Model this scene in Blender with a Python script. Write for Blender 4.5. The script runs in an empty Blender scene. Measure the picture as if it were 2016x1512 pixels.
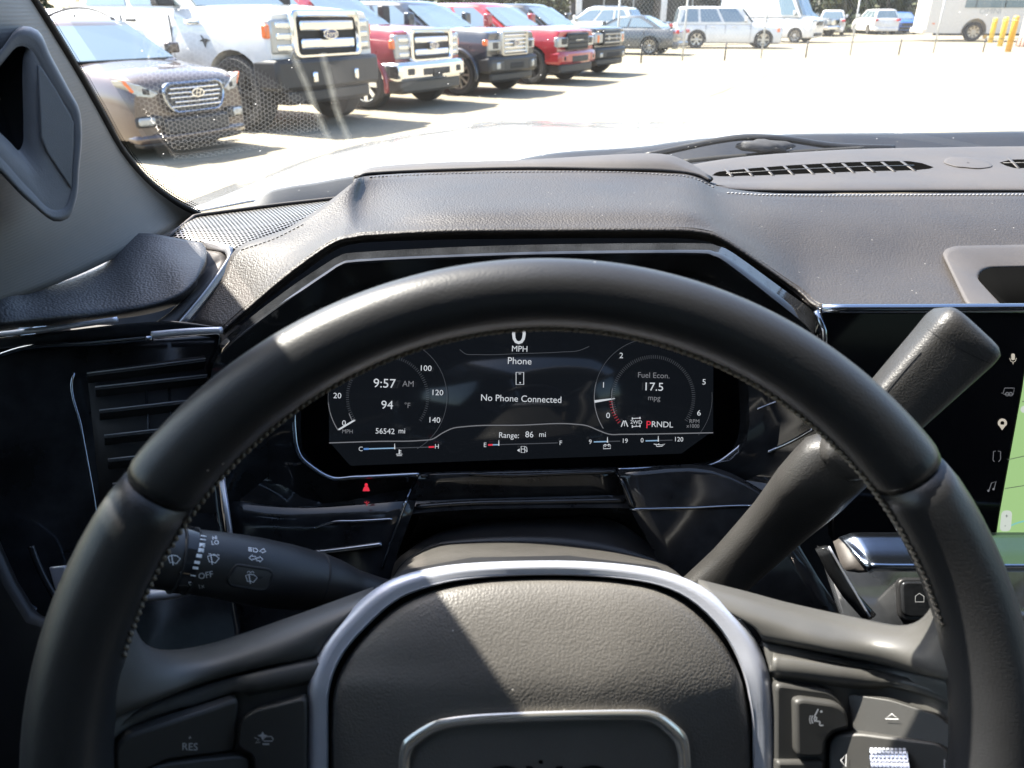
import bpy, bmesh, math, random
import numpy as np
from mathutils import Vector, Matrix
from mathutils.bvhtree import BVHTree

random.seed(7)
rng = np.random.default_rng(7)
SC = bpy.context.scene
COL = SC.collection
R = math.radians

# ------------------------------------------------------------------ camera
F_PX, PW, PH = 1500.0, 2016, 1512
CX, CY = PW / 2, PH / 2
CAM_H, HORIZON = 1.55, 22.0
PITCH = math.atan2(CY - HORIZON, F_PX)
CAM = np.array([0.0, 0.0, CAM_H])
FWD = np.array([0, math.cos(PITCH), -math.sin(PITCH)])
UPV = np.array([0, math.sin(PITCH), math.cos(PITCH)])
RGT = np.array([1.0, 0, 0])
cam_d = bpy.data.cameras.new('camera')
cam = bpy.data.objects.new('camera', cam_d)
COL.objects.link(cam)
cam.location = CAM
cam.rotation_euler = (R(90) - PITCH, 0, 0)
cam_d.sensor_width = 36
cam_d.lens = F_PX / PW * 36
cam_d.clip_start = 0.02
cam_d.clip_end = 600
cam_d.dof.use_dof = True
cam_d.dof.focus_distance = 0.60
cam_d.dof.aperture_fstop = 17
SC.camera = cam

# ------------------------------------------------------------------ light
SUN_AZ, SUN_EL = R(63), R(53.5)       # azimuth to the left of straight ahead
SUN = np.array([-math.sin(SUN_AZ) * math.cos(SUN_EL), math.cos(SUN_AZ) * math.cos(SUN_EL), math.sin(SUN_EL)])
world = bpy.data.worlds.new('World')
SC.world = world
world.use_nodes = True
wn = world.node_tree
bg = wn.nodes['Background']
sky = wn.nodes.new('ShaderNodeTexSky')
sky.sky_type = 'NISHITA'
sky.sun_disc = False
sky.sun_elevation = SUN_EL
sky.sun_rotation = -SUN_AZ
sky.air_density = 0.95
sky.dust_density = 2.0
sky.ozone_density = 1.0
wn.links.new(sky.outputs[0], bg.inputs[0])
bg.inputs[1].default_value = 0.125
sl = bpy.data.lights.new('sun', 'SUN')
sl.energy = 5.0
sl.angle = R(0.5)
sl.color = (1.0, 0.93, 0.82)
sun = bpy.data.objects.new('sun', sl)
COL.objects.link(sun)
sun.rotation_euler = Vector(SUN).to_track_quat('Z', 'Y').to_euler()
sun.location = (-20, 10, 30)
SC.view_settings.view_transform = 'Standard'
SC.view_settings.look = 'None'
SC.view_settings.gamma = 1
SC.view_settings.use_curve_mapping = False
EXPO = 2.48
SC.view_settings.exposure = EXPO
SC.cycles.max_bounces = 10
SC.cycles.diffuse_bounces = 5
SC.cycles.glossy_bounces = 4
SC.cycles.transparent_max_bounces = 24
SC.cycles.transmission_bounces = 4
SC.cycles.caustics_reflective = False
SC.cycles.caustics_refractive = False
SC.cycles.sample_clamp_indirect = 6
SC.cycles.use_denoising = True

# ------------------------------------------------------------------ text outlines (made first, while the scene is empty)
TEXTS = ['0', 'MPH', 'Phone', 'No Phone Connected', 'Range:', '86', 'mi', 'E', 'F', 'C', 'H', '9:57', 'AM', '94', '°F', '56542', '20', '100',
         '120', '140', '1', '2', '5', '6', 'Fuel Econ.', '17.5', 'mpg', 'P', 'RNDL', 'RPM', 'x1000', '2WD', '9', '19', 'OFF', '1x', 'HI', 'LO',
         'RES', '+', '-', 'GMC', 'Ford', 'OMNI', 'H']
_txt = {}
_objs = []
for s in sorted(set(TEXTS)):
    cu = bpy.data.curves.new('t', 'FONT')
    cu.body = s
    cu.resolution_u = 3
    ob = bpy.data.objects.new('t', cu)
    COL.objects.link(ob)
    _objs.append((s, ob))
_dg = bpy.context.evaluated_depsgraph_get()
_dg.update()
for s, ob in _objs:
    me = bpy.data.meshes.new_from_object(ob.evaluated_get(_dg))
    v = np.array([x.co[:2] for x in me.vertices]).reshape(-1, 2)
    f = [tuple(p.vertices) for p in me.polygons]
    _txt[s] = (v, f)
    bpy.data.meshes.remove(me)
for s, ob in _objs:
    cu = ob.data
    bpy.data.objects.remove(ob)
    bpy.data.curves.remove(cu)
CAP = np.ptp(_txt['H'][0][:, 1])

# ------------------------------------------------------------------ rays through points of the view
def ray(px, py):
    return RGT * (px - CX) / F_PX - UPV * (py - CY) / F_PX + FWD
def QY(px, py, Y):
    d = ray(px, py)
    return CAM + d * (Y / d[1])
def QD(px, py, dd):
    return CAM + ray(px, py) * dd
def G(px, py, z=0.0):
    d = ray(px, py)
    return CAM + d * ((z - CAM_H) / d[2])
class Plane:
    def __init__(s, P0, N):
        s.P0 = np.array(P0, float); s.N = np.array(N, float) / np.linalg.norm(N)
    def at(s, px, py, off=0.0):
        d = ray(px, py)
        return CAM + d * (((s.P0 + s.N * off - CAM) @ s.N) / (d @ s.N))
class Surf:
    """lands a view ray on a mesh that is already built"""
    def __init__(s, *obs):
        vs, fs, k = [], [], 0
        for o in obs:
            org = ORG.get(o.name, np.zeros(3))
            vs += [tuple(np.array(v.co) + org) for v in o.data.vertices]
            fs += [tuple(i + k for i in p.vertices) for p in o.data.polygons]
            k = len(vs)
        s.b = BVHTree.FromPolygons(vs, fs)
        s.last = 0.5
    def at(s, px, py, off=0.0):
        d = ray(px, py); L = np.linalg.norm(d); d = d / L
        h = s.b.ray_cast(Vector(CAM), Vector(d))
        if h[0] is None:
            return CAM + d * s.last
        s.last = h[3]
        return np.array(h[0]) - d * off

# ------------------------------------------------------------------ object helpers
ORG = {}
def root(name, label, cat, loc=(0, 0, 0), rotz=0.0, group=None, interior=True):
    o = bpy.data.objects.new(name, None)
    o.empty_display_size = 0.1
    COL.objects.link(o)
    o.location = loc
    o.rotation_euler = (0, 0, rotz)
    o['label'] = label
    o['category'] = cat
    if group: o['group'] = group
    ORG[o.name] = np.array(loc, float) if interior else np.zeros(3)
    return o
def mk(name, verts, faces, mat, parent=None, smooth=True, auto=None, mods=()):
    verts = np.asarray(verts, float)
    org = ORG[parent.name] if parent is not None else np.zeros(3)
    me = bpy.data.meshes.new(name)
    me.from_pydata([tuple(v) for v in (verts - org)], [], [tuple(int(i) for i in f) for f in faces])
    me.validate()
    if mat is not None: me.materials.append(mat)
    if smooth:
        me.polygons.foreach_set('use_smooth', [True] * len(me.polygons))
        if auto:
            me.set_sharp_from_angle(angle=R(auto))
    o = bpy.data.objects.new(name, me)
    COL.objects.link(o)
    ORG[o.name] = org
    if parent is not None: o.parent = parent
    for m in mods:
        kind, kw = m
        md = o.modifiers.new(kind.lower(), kind)
        for k, v in kw.items(): setattr(md, k, v)
    return o
def tag(o, label=None, cat=None, group=None, kind=None):
    for k, v in (('label', label), ('category', cat), ('group', group), ('kind', kind)):
        if v: o[k] = v
    return o
def join(parts):
    V, Fc, k = [], [], 0
    for v, f in parts:
        v = np.asarray(v, float)
        V.append(v)
        Fc += [tuple(i + k for i in q) for q in f]
        k += len(v)
    return (np.concatenate(V) if V else np.zeros((0, 3))), Fc
def BEV(w, s=2):
    return ('BEVEL', dict(width=w, segments=s, limit_method='ANGLE', angle_limit=R(35), harden_normals=False))

# curves
def cr(P, n, closed=False):
    """Catmull-Rom resample of a polyline to n points (by chord length)"""
    P = np.asarray(P, float)
    k = len(P)
    if closed:
        Q = np.vstack([P[-1], P, P[0], P[1]])
    else:
        Q = np.vstack([2 * P[0] - P[1], P, 2 * P[-1] - P[-2]])
    seg = k if closed else k - 1
    L = np.array([np.linalg.norm((P[(i + 1) % k] - P[i])) for i in range(seg)]) + 1e-9
    T = np.concatenate([[0], np.cumsum(L)])
    ts = np.linspace(0, T[-1], n, endpoint=not closed)
    out = []
    for t in ts:
        i = min(int(np.searchsorted(T, t, 'right') - 1), seg - 1)
        u = (t - T[i]) / L[i]
        p0, p1, p2, p3 = Q[i], Q[i + 1], Q[i + 2], Q[i + 3]
        # non-uniform tangents to avoid overshoot
        la = np.linalg.norm(p1 - p0) + 1e-9; lb = L[i]; lc = np.linalg.norm(p3 - p2) + 1e-9
        m1 = ((p1 - p0) / la * lb + (p2 - p1) / lb * la) / (la + lb) * lb
        m2 = ((p2 - p1) / lb * lc + (p3 - p2) / lc * lb) / (lb + lc) * lb
        u2, u3 = u * u, u ** 3
        out.append((2 * u3 - 3 * u2 + 1) * p1 + (u3 - 2 * u2 + u) * m1 + (-2 * u3 + 3 * u2) * p2 + (u3 - u2) * m2)
    return np.array(out)
def lin(P, n):
    P = np.asarray(P, float)
    L = np.linalg.norm(np.diff(P, axis=0), axis=1)
    T = np.concatenate([[0], np.cumsum(L)])
    t = np.linspace(0, T[-1], n)
    return np.stack([np.interp(t, T, P[:, i]) for i in range(P.shape[1])], 1)
def up(A, k):
    """Catmull-Rom in index space: k new intervals per old one (keeps columns matched)"""
    A = np.asarray(A, float)
    Q = np.concatenate([[2 * A[0] - A[1]], A, [2 * A[-1] - A[-2]]])
    out = []
    for i in range(len(A) - 1):
        p0, p1, p2, p3 = Q[i], Q[i + 1], Q[i + 2], Q[i + 3]
        for u in np.arange(k) / k:
            out.append(0.5 * (2 * p1 + (p2 - p0) * u + (2 * p0 - 5 * p1 + 4 * p2 - p3) * u * u + (3 * p1 - p0 - 3 * p2 + p3) * u ** 3))
    out.append(A[-1])
    return np.array(out)
def grid_faces(nr, nc, cr_=False, cc=False):
    f = []
    for i in range(nr if cr_ else nr - 1):
        for j in range(nc if cc else nc - 1):
            a, b = i, (i + 1) % nr
            c, d = j, (j + 1) % nc
            f.append((a * nc + c, a * nc + d, b * nc + d, b * nc + c))
    return f
def loft(name, rows, mat, parent, kr=4, kc=4, thick=0.0, closed=False, mods=(), auto=None, flip=False):
    """smooth sheet through matched rows of points"""
    A = np.asarray(rows, float)
    if kr > 1: A = up(A, kr)
    if kc > 1:
        B = A.transpose(1, 0, 2)
        if closed: B = np.concatenate([B, B[:1]])
        B = up(B, kc)
        if closed: B = B[:-1]
        A = B.transpose(1, 0, 2)
    nr, nc = A.shape[:2]
    f = grid_faces(nr, nc, False, closed)
    if flip: f = [q[::-1] for q in f]
    m = list(mods)
    if thick: m.insert(0, ('SOLIDIFY', dict(thickness=thick, offset=-1)))
    return mk(name, A.reshape(-1, 3), f, mat, parent, mods=m, auto=auto)
def frame_of(t, ref):
    t = t / np.linalg.norm(t)
    a = np.cross(ref, t); a /= np.linalg.norm(a) + 1e-12
    b = np.cross(t, a)
    return a, b
def sweep(path, ra, rb=None, n=14, power=2.0, closed=False, ref=(0, 0, 1), caps=True):
    """tube of superellipse section; ra along a = ref x t, rb along b"""
    P = np.asarray(path, float); m = len(P)
    ra = np.broadcast_to(np.asarray(ra, float), (m,)); rb = ra if rb is None else np.broadcast_to(np.asarray(rb, float), (m,))
    ref = np.array(ref, float)
    V = []
    th = np.linspace(0, 2 * np.pi, n, endpoint=False)
    c = np.sign(np.cos(th)) * np.abs(np.cos(th)) ** (2 / power); s_ = np.sign(np.sin(th)) * np.abs(np.sin(th)) ** (2 / power)
    for i in range(m):
        if closed: t = P[(i + 1) % m] - P[i - 1]
        else: t = P[min(i + 1, m - 1)] - P[max(i - 1, 0)]
        a, b = frame_of(t, ref)
        V.append(P[i] + np.outer(c * ra[i], a) + np.outer(s_ * rb[i], b))
    V = np.concatenate(V)
    f = grid_faces(m, n, closed, True)
    if caps and not closed:
        f.append(tuple(range(n))[::-1]); f.append(tuple((m - 1) * n + i for i in range(n)))
    return V, f
def prism(front, N, t):
    """polygon pushed back by t along -N"""
    P = np.asarray(front, float); n = len(P)
    N = np.asarray(N, float)
    V = np.concatenate([P, P - N * t])
    f = [tuple(range(n)), tuple(range(2 * n - 1, n - 1, -1))]
    for i in range(n):
        j = (i + 1) % n
        f.append((i, i + n, j + n, j))
    return V, f
def box(c, s, rot=None):
    c = np.array(c, float); s = np.array(s, float) / 2
    v = np.array([(x, y, z) for x in (-1, 1) for y in (-1, 1) for z in (-1, 1)], float) * s
    if rot is not None: v = v @ np.array(rot).T
    f = [(0, 1, 3, 2), (4, 6, 7, 5), (0, 4, 5, 1), (2, 3, 7, 6), (0, 2, 6, 4), (1, 5, 7, 3)]
    return v + c, f
def fixn(o):
    """consistent outward normals"""
    bm = bmesh.new(); bm.from_mesh(o.data)
    bmesh.ops.recalc_face_normals(bm, faces=bm.faces)
    bm.to_mesh(o.data); bm.free()
    return o
def rounded(P, r, k=4):
    """round the corners of a 2-D polygon"""
    P = np.asarray(P, float); n = len(P); out = []
    for i in range(n):
        p0, p1, p2 = P[i - 1], P[i], P[(i + 1) % n]
        a = p0 - p1; b = p2 - p1
        la, lb = np.linalg.norm(a), np.linalg.norm(b)
        rr = min(r, la * .45, lb * .45)
        A = p1 + a / la * rr; B = p1 + b / lb * rr
        for u in np.linspace(0, 1, k + 1):
            out.append((1 - u) ** 2 * A + 2 * u * (1 - u) * p1 + u * u * B)
    return np.array(out)
def plate(name, pts, tgt, N, t, mat, parent, off=0.0, bev=0.0, seg=2):
    P = np.array([tgt.at(x, y, off) for x, y in pts])
    if type(tgt).__name__ == 'Dish':      # keep buttons flat: best plane through their outline
        c = P.mean(0); n = np.linalg.svd(P - c)[2][2]
        if n @ N < 0: n = -n
        N = n; q = Plane(c, n)
        P = np.array([q.at(x, y) for x, y in pts])
    V, f = prism(P, N, t)
    o = mk(name, V, f, mat, parent, mods=[BEV(bev, seg)] if bev else ())
    fixn(o)
    if bev: o.data.set_sharp_from_angle(angle=R(40))
    return o

# flat print: shapes drawn in view pixels, then laid on a target surface
def pr_text(s, x, y, cap, ang=0.0, align='c', sx=1.0):
    v, f = _txt[s]
    v = v.copy()
    sc = cap / CAP
    w0, w1 = v[:, 0].min(), v[:, 0].max()
    v[:, 0] -= {'c': (w0 + w1) / 2, 'l': w0, 'r': w1}[align]
    v[:, 0] *= sx
    c, q = math.cos(ang), math.sin(ang)
    X = x + sc * (v[:, 0] * c + v[:, 1] * q)
    Y = y - sc * (-v[:, 0] * q + v[:, 1] * c)
    # y is the baseline
    return np.stack([X, Y], 1), f
def pr_line(P, w, closed=False):
    P = np.asarray(P, float); n = len(P)
    V = []
    for i in range(n):
        if closed: a, b = P[i - 1], P[(i + 1) % n]
        else: a, b = P[max(i - 1, 0)], P[min(i + 1, n - 1)]
        d = b - a; d = d / (np.linalg.norm(d) + 1e-9)
        nn = np.array([-d[1], d[0]]) * w / 2
        V += [P[i] + nn, P[i] - nn]
    f = []
    for i in range(n if closed else n - 1):
        j = (i + 1) % n
        f.append((2 * i, 2 * i + 1, 2 * j + 1, 2 * j))
    return np.array(V), f
def pr_poly(P):
    return np.asarray(P, float), [tuple(range(len(P)))]
def pr_disc(x, y, r, n=14, sy=1.0):
    a = np.linspace(0, 2 * np.pi, n, endpoint=False)
    return np.stack([x + r * np.cos(a), y + r * sy * np.sin(a)], 1), [tuple(range(n))]
def pr_arc(x, y, r, a0, a1, w, n=24, ry=None):
    a = np.radians(np.linspace(a0, a1, n))
    return pr_line(np.stack([x + r * np.cos(a), y - (ry or r) * np.sin(a)], 1), w)
def decal(name, shapes, tgt, mat, parent, off=0.0003):
    V, f = join([(np.c_[v, np.zeros(len(v))], q) for v, q in shapes])
    W = np.array([tgt.at(x, y, off) for x, y, _ in V])
    return mk(name, W, f, mat, parent, smooth=False)
# ------------------------------------------------------------------ materials
def mat(name, col, rough=.5, metal=0.0, coat=0.0, spec=.5, emis=None, estr=0.0, coat_rough=.05):
    m = bpy.data.materials.new(name)
    m.use_nodes = True
    b = m.node_tree.nodes['Principled BSDF']
    b.inputs['Base Color'].default_value = (*col, 1)
    b.inputs['Roughness'].default_value = rough
    b.inputs['Metallic'].default_value = metal
    b.inputs['Coat Weight'].default_value = coat
    b.inputs['Coat Roughness'].default_value = coat_rough
    b.inputs['Specular IOR Level'].default_value = spec
    if emis is not None:
        b.inputs['Emission Color'].default_value = (*emis, 1)
        b.inputs['Emission Strength'].default_value = estr
    return m
def nd(m, typ, **kw):
    n = m.node_tree.nodes.new(typ)
    for k, v in kw.items():
        if k in n.inputs.keys(): n.inputs[k].default_value = v
        else: setattr(n, k, v)
    return n
def lk(m, a, b): m.node_tree.links.new(a, b)
def bsdf(m): return m.node_tree.nodes['Principled BSDF']
def objco(m):
    return nd(m, 'ShaderNodeTexCoord').outputs['Object']
def add_bump(m, height, strength=.4, dist=.001):
    b = nd(m, 'ShaderNodeBump')
    b.inputs['Strength'].default_value = strength
    b.inputs['Distance'].default_value = dist
    lk(m, height, b.inputs['Height'])
    lk(m, b.outputs[0], bsdf(m).inputs['Normal'])
def wear(m, col, amt=.35, scale=12.0, rough=None, rvar=.12):
    """uneven tone and sheen over a base colour"""
    n = nd(m, 'ShaderNodeTexNoise', Scale=scale, Detail=6.0, Roughness=.6)
    lk(m, objco(m), n.inputs['Vector'])
    r = nd(m, 'ShaderNodeMapRange')
    r.inputs[1].default_value = .3; r.inputs[2].default_value = .7
    r.inputs[3].default_value = 1 - amt; r.inputs[4].default_value = 1 + amt
    lk(m, n.outputs[0], r.inputs[0])
    v = nd(m, 'ShaderNodeMix', data_type='RGBA', blend_type='MULTIPLY')
    v.inputs[0].default_value = 1
    v.inputs[6].default_value = (*col, 1)
    lk(m, r.outputs[0], v.inputs[7])
    lk(m, v.outputs[2], bsdf(m).inputs['Base Color'])
    if rough is not None:
        r2 = nd(m, 'ShaderNodeMapRange')
        r2.inputs[1].default_value = .3; r2.inputs[2].default_value = .7
        r2.inputs[3].default_value = rough - rvar; r2.inputs[4].default_value = rough + rvar
        lk(m, n.outputs[0], r2.inputs[0])
        lk(m, r2.outputs[0], bsdf(m).inputs['Roughness'])
    return v
def leather(name, col, rough=.5, scale=420, strength=.5, dist=.0006, dust=0.0, spec=.5):
    m = mat(name, col, rough, spec=spec)
    v = wear(m, col, .18, 9.0, rough, .06)
    co = objco(m)
    vo = nd(m, 'ShaderNodeTexVoronoi', feature='SMOOTH_F1', Scale=scale)
    vo.inputs['Smoothness'].default_value = .35
    n = nd(m, 'ShaderNodeTexNoise', Scale=scale * .45, Detail=2.0)
    lk(m, co, n.inputs['Vector'])
    wp = nd(m, 'ShaderNodeMix', data_type='VECTOR')
    wp.inputs[0].default_value = .0010
    lk(m, co, wp.inputs[4]); lk(m, n.outputs['Color'], wp.inputs[5])
    lk(m, wp.outputs[1], vo.inputs['Vector'])
    add_bump(m, vo.outputs['Distance'], strength, -dist)
    if dust:
        w = nd(m, 'ShaderNodeTexWhiteNoise')
        vd = nd(m, 'ShaderNodeTexVoronoi', Scale=150.0)
        lk(m, co, vd.inputs['Vector'])
        c1 = nd(m, 'ShaderNodeMath', operation='LESS_THAN'); c1.inputs[1].default_value = .06
        lk(m, vd.outputs['Distance'], c1.inputs[0])
        lk(m, vd.outputs['Color'], w.inputs['Vector'])
        c2 = nd(m, 'ShaderNodeMath', operation='GREATER_THAN'); c2.inputs[1].default_value = 1 - dust
        lk(m, w.outputs['Value'], c2.inputs[0])
        c3 = nd(m, 'ShaderNodeMath', operation='MULTIPLY'); lk(m, c1.outputs[0], c3.inputs[0]); lk(m, c2.outputs[0], c3.inputs[1])
        mx = nd(m, 'ShaderNodeMix', data_type='RGBA')
        lk(m, c3.outputs[0], mx.inputs[0]); lk(m, v.outputs[2], mx.inputs[6])
        mx.inputs[7].default_value = (.4, .38, .35, 1)
        lk(m, mx.outputs[2], bsdf(m).inputs['Base Color'])
    return m
def plastic(name, col, rough=.55, scale=1500, strength=.15, amt=.15):
    m = mat(name, col, rough)
    wear(m, col, amt, 14.0, rough, .06)
    n = nd(m, 'ShaderNodeTexNoise', Scale=scale, Detail=2.0)
    lk(m, objco(m), n.inputs['Vector'])
    add_bump(m, n.outputs[0], strength, .0004)
    return m
def glow(name, col, k=1.0):
    """a lit screen element; col is the linear colour it shows in the picture"""
    g = 1 / 2 ** EXPO
    m = mat(name, (.002, .002, .002), .5, emis=col, estr=k * g)
    return m
M = {}
M['leather'] = leather('dash_leather', (.030, .0262, .0242), .52, 640, .5, .0007, dust=.25, spec=.38)
M['airbag'] = leather('airbag_leather', (.088, .082, .075), .46, 900, .28, .0006, dust=.15)
M['rim'] = leather('rim_leather', (.019, .019, .020), .42, 1000, .16, .0003, dust=.06)
M['pad'] = leather('pad_leather', (.038, .038, .041), .48, 560, .4, .0008)
M['soft'] = plastic('soft_plastic', (.050, .044, .041), .6)
M['spoke'] = plastic('spoke_plastic', (.070, .068, .064), .46, 900, .06)
M['button'] = plastic('button_rubber', (.042, .041, .039), .5, 900, .06)
M['lever'] = plastic('lever_plastic', (.027, .026, .025), .45, 1000, .6)
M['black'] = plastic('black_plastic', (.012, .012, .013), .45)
M['grain'] = plastic('grained_plastic', (.050, .047, .043), .46, 1100, .6)
M['void_shade'] = mat('painted_void_shade', (.003, .003, .003), 1, spec=0)  # flat black painted in for the shade inside openings
M['dark_glass'] = mat('dark_glazing', (.015, .018, .020), .12, spec=.3)
M['dark'] = plastic('dark_liner', (.006, .006, .007), .7)
M['piano'] = mat('gloss_black', (.017, .018, .020), .08, coat=0, spec=.45)
wear(M['piano'], (.017, .018, .020), .6, 30.0, .075, .03)
M['glass_black'] = mat('screen_glass', (.003, .003, .004), .10, spec=.4)
M['silver'] = mat('satin_silver', (.58, .60, .68), .42, .55)
def dots(m, scale, strength, dist):
    co = objco(m)
    vo = nd(m, 'ShaderNodeTexVoronoi', Scale=scale); vo.inputs['Randomness'].default_value = 0.0
    lk(m, co, vo.inputs['Vector'])
    add_bump(m, vo.outputs['Distance'], strength, dist)
dots(M['silver'], 900, .09, .0004)
M['chrome'] = mat('chrome', (.75, .76, .78), .08, 1.0)
M['darkchrome'] = mat('dark_chrome', (.30, .33, .38), .15, 1.0)
M['gasket'] = plastic('rubber_gasket', (.010, .010, .010), .7)
M['print'] = mat('white_print', (.75, .76, .78), .5)
M['print_dim'] = mat('grey_print', (.62, .62, .63), .5)
# interior pillar: fine woven plastic, ribs across
m = M['pillar'] = mat('pillar_trim_grain', (.22, .21, .20), .6)
wear(m, (.185, .18, .17), .08, 10, .6, .05)
wv = nd(m, 'ShaderNodeTexWave', Scale=150.0, Distortion=.6, bands_direction='Z')
wv.inputs['Detail Scale'].default_value = 3.0
lk(m, objco(m), wv.inputs['Vector'])
add_bump(m, wv.outputs[0], .12, .0005)
M['handle'] = plastic('handle_plastic', (.20, .205, .22), .5, 1300, .25)
M['handle_panel'] = plastic('handle_inlay', (.17, .175, .185), .42, 2500, .4)
# speaker grille: perforated metal
m = M['grille'] = mat('perforated_metal', (.30, .29, .27), .38, .75)
SX = nd(m, 'ShaderNodeSeparateXYZ'); lk(m, objco(m), SX.inputs[0])
def math_(m, op, a, b=None):
    n = nd(m, 'ShaderNodeMath', operation=op)
    for i, x in enumerate((a, b)):
        if x is None: continue
        if isinstance(x, (int, float)): n.inputs[i].default_value = x
        else: lk(m, x, n.inputs[i])
    return n.outputs[0]
PT = .0038
def cell(ox, oy):
    x = math_(m, 'SUBTRACT', math_(m, 'FRACT', math_(m, 'ADD', math_(m, 'DIVIDE', SX.outputs[0], PT), ox)), .5)
    y = math_(m, 'SUBTRACT', math_(m, 'FRACT', math_(m, 'ADD', math_(m, 'DIVIDE', SX.outputs[1], PT * 1.732), oy)), .5)
    y = math_(m, 'MULTIPLY', y, 1.732)
    return math_(m, 'SQRT', math_(m, 'ADD', math_(m, 'MULTIPLY', x, x), math_(m, 'MULTIPLY', y, y)))
hole = math_(m, 'LESS_THAN', math_(m, 'MINIMUM', cell(0.0, 0.0), cell(.5, .5)), .37)
mxs = nd(m, 'ShaderNodeMixShader')
dk = nd(m, 'ShaderNodeBsdfDiffuse'); dk.inputs[0].default_value = (.004, .004, .004, 1)
lk(m, hole, mxs.inputs[0])
lk(m, bsdf(m).outputs[0], mxs.inputs[1]); lk(m, dk.outputs[0], mxs.inputs[2])
lk(m, mxs.outputs[0], m.node_tree.nodes['Material Output'].inputs[0])
# windshield: thin clear glass with reflections and a film of dust
m = M['windshield'] = bpy.data.materials.new('windshield_glass')
m.use_nodes = True
m.node_tree.nodes.remove(bsdf(m))
out = m.node_tree.nodes['Material Output']
tr = nd(m, 'ShaderNodeBsdfTransparent'); tr.inputs[0].default_value = (.83, .85, .85, 1)
gl = nd(m, 'ShaderNodeBsdfGlossy'); gl.inputs['Roughness'].default_value = .0
fr = nd(m, 'ShaderNodeFresnel'); fr.inputs[0].default_value = 1.52
fm = math_(m, 'MINIMUM', math_(m, 'MULTIPLY', fr.outputs[0], 1.35), 1.0)
m1 = nd(m, 'ShaderNodeMixShader'); lk(m, fm, m1.inputs[0]); lk(m, tr.outputs[0], m1.inputs[1]); lk(m, gl.outputs[0], m1.inputs[2])
df = nd(m, 'ShaderNodeBsdfTranslucent'); df.inputs[0].default_value = (.8, .8, .78, 1)
dn = nd(m, 'ShaderNodeTexNoise', Scale=7.0, Detail=8.0, Roughness=.65); lk(m, objco(m), dn.inputs['Vector'])
dv = nd(m, 'ShaderNodeTexVoronoi', Scale=130.0); lk(m, objco(m), dv.inputs['Vector'])
dw = nd(m, 'ShaderNodeTexWhiteNoise'); lk(m, dv.outputs['Color'], dw.inputs['Vector'])
sp = math_(m, 'MULTIPLY', math_(m, 'LESS_THAN', dv.outputs['Distance'], math_(m, 'MULTIPLY', dw.outputs['Value'], .09)), math_(m, 'GREATER_THAN', dw.outputs['Value'], .80))
dust_f = math_(m, 'ADD', math_(m, 'MULTIPLY', dn.outputs[0], .008), math_(m, 'MULTIPLY', sp, .22))
m2 = nd(m, 'ShaderNodeMixShader'); lk(m, dust_f, m2.inputs[0]); lk(m, m1.outputs[0], m2.inputs[1]); lk(m, df.outputs[0], m2.inputs[2])
lk(m, m2.outputs[0], out.inputs[0])
# screen colours
M['lit_white'] = glow('lit_white', (.60, .63, .67))
M['lit_grey'] = glow('lit_grey', (.17, .175, .19))
M['lit_dim'] = glow('lit_dim', (.055, .06, .07))
M['lit_red'] = glow('lit_red', (.75, .03, .06))
M['lit_dred'] = glow('lit_dred', (.30, .02, .03))
M['lit_blue'] = glow('lit_blue', (.10, .24, .55))
M['lit_lblue'] = glow('lit_lblue', (.25, .42, .62))
M['map_green'] = glow('map_green', (.36, .58, .24))
M['map_road'] = glow('map_road', (.10, .13, .09))
M['map_river'] = glow('map_river', (.22, .55, .50))
M['map_pale'] = glow('map_pale', (.60, .66, .60))
M['map_ink'] = glow('map_ink', (.04, .05, .05))
M['icon'] = glow('icon_beige', (.55, .50, .42))
M['lcd'] = mat('lcd_panel', (.003, .003, .004), .12, spec=.35, emis=(.0055, .0070, .0095), estr=1 / 2 ** EXPO)
# outdoors
def ground_mat(name, col):
    m = mat(name, col, .85)
    co = objco(m)
    n1 = nd(m, 'ShaderNodeTexNoise', Scale=.35, Detail=8.0, Roughness=.6); lk(m, co, n1.inputs['Vector'])
    n2 = nd(m, 'ShaderNodeTexNoise', Scale=14.0, Detail=6.0); lk(m, co, n2.inputs['Vector'])
    s = math_(m, 'ADD', math_(m, 'MULTIPLY', n1.outputs[0], .6), math_(m, 'MULTIPLY', n2.outputs[0], .4))
    r = nd(m, 'ShaderNodeMapRange'); r.inputs[1].default_value = .35; r.inputs[2].default_value = .65; r.inputs[3].default_value = .72; r.inputs[4].default_value = 1.12
    lk(m, s, r.inputs[0])
    v = nd(m, 'ShaderNodeMix', data_type='RGBA', blend_type='MULTIPLY'); v.inputs[0].default_value = 1
    v.inputs[6].default_value = (*col, 1); lk(m, r.outputs[0], v.inputs[7])
    lk(m, v.outputs[2], bsdf(m).inputs['Base Color'])
    add_bump(m, n2.outputs[0], .2, .004)
    return m
M['concrete'] = ground_mat('concrete', (.245, .212, .148))
M['crack'] = mat('joint_sealant', (.10, .095, .085), .9)
def paint(name, col, metal=0.0, rough=.32):
    m = mat(name, col, rough, metal, coat=1.0, coat_rough=.04)
    wear(m, col, .10, 3.0, rough, .06)
    return m
M['p_white'] = paint('white_paint', (.66, .65, .63))
M['p_red'] = paint('red_paint', (.26, .012, .022), .25)
M['p_red2'] = paint('bright_red_paint', (.34, .016, .022), .1)
M['p_black'] = paint('black_paint', (.012, .013, .016))
M['p_navy'] = paint('dark_blue_paint', (.014, .020, .032), .2)
M['p_brown'] = paint('brown_paint', (.075, .056, .050), .45, .36)
M['p_grey'] = paint('grey_paint', (.075, .082, .088), .3)
M['p_blue'] = paint('blue_paint', (.03, .12, .40), .2)
M['p_silver'] = paint('silver_paint', (.35, .35, .35), .5)
M['carglass'] = mat('car_glass', (.20, .26, .29), .06, .45, spec=.8)
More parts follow.
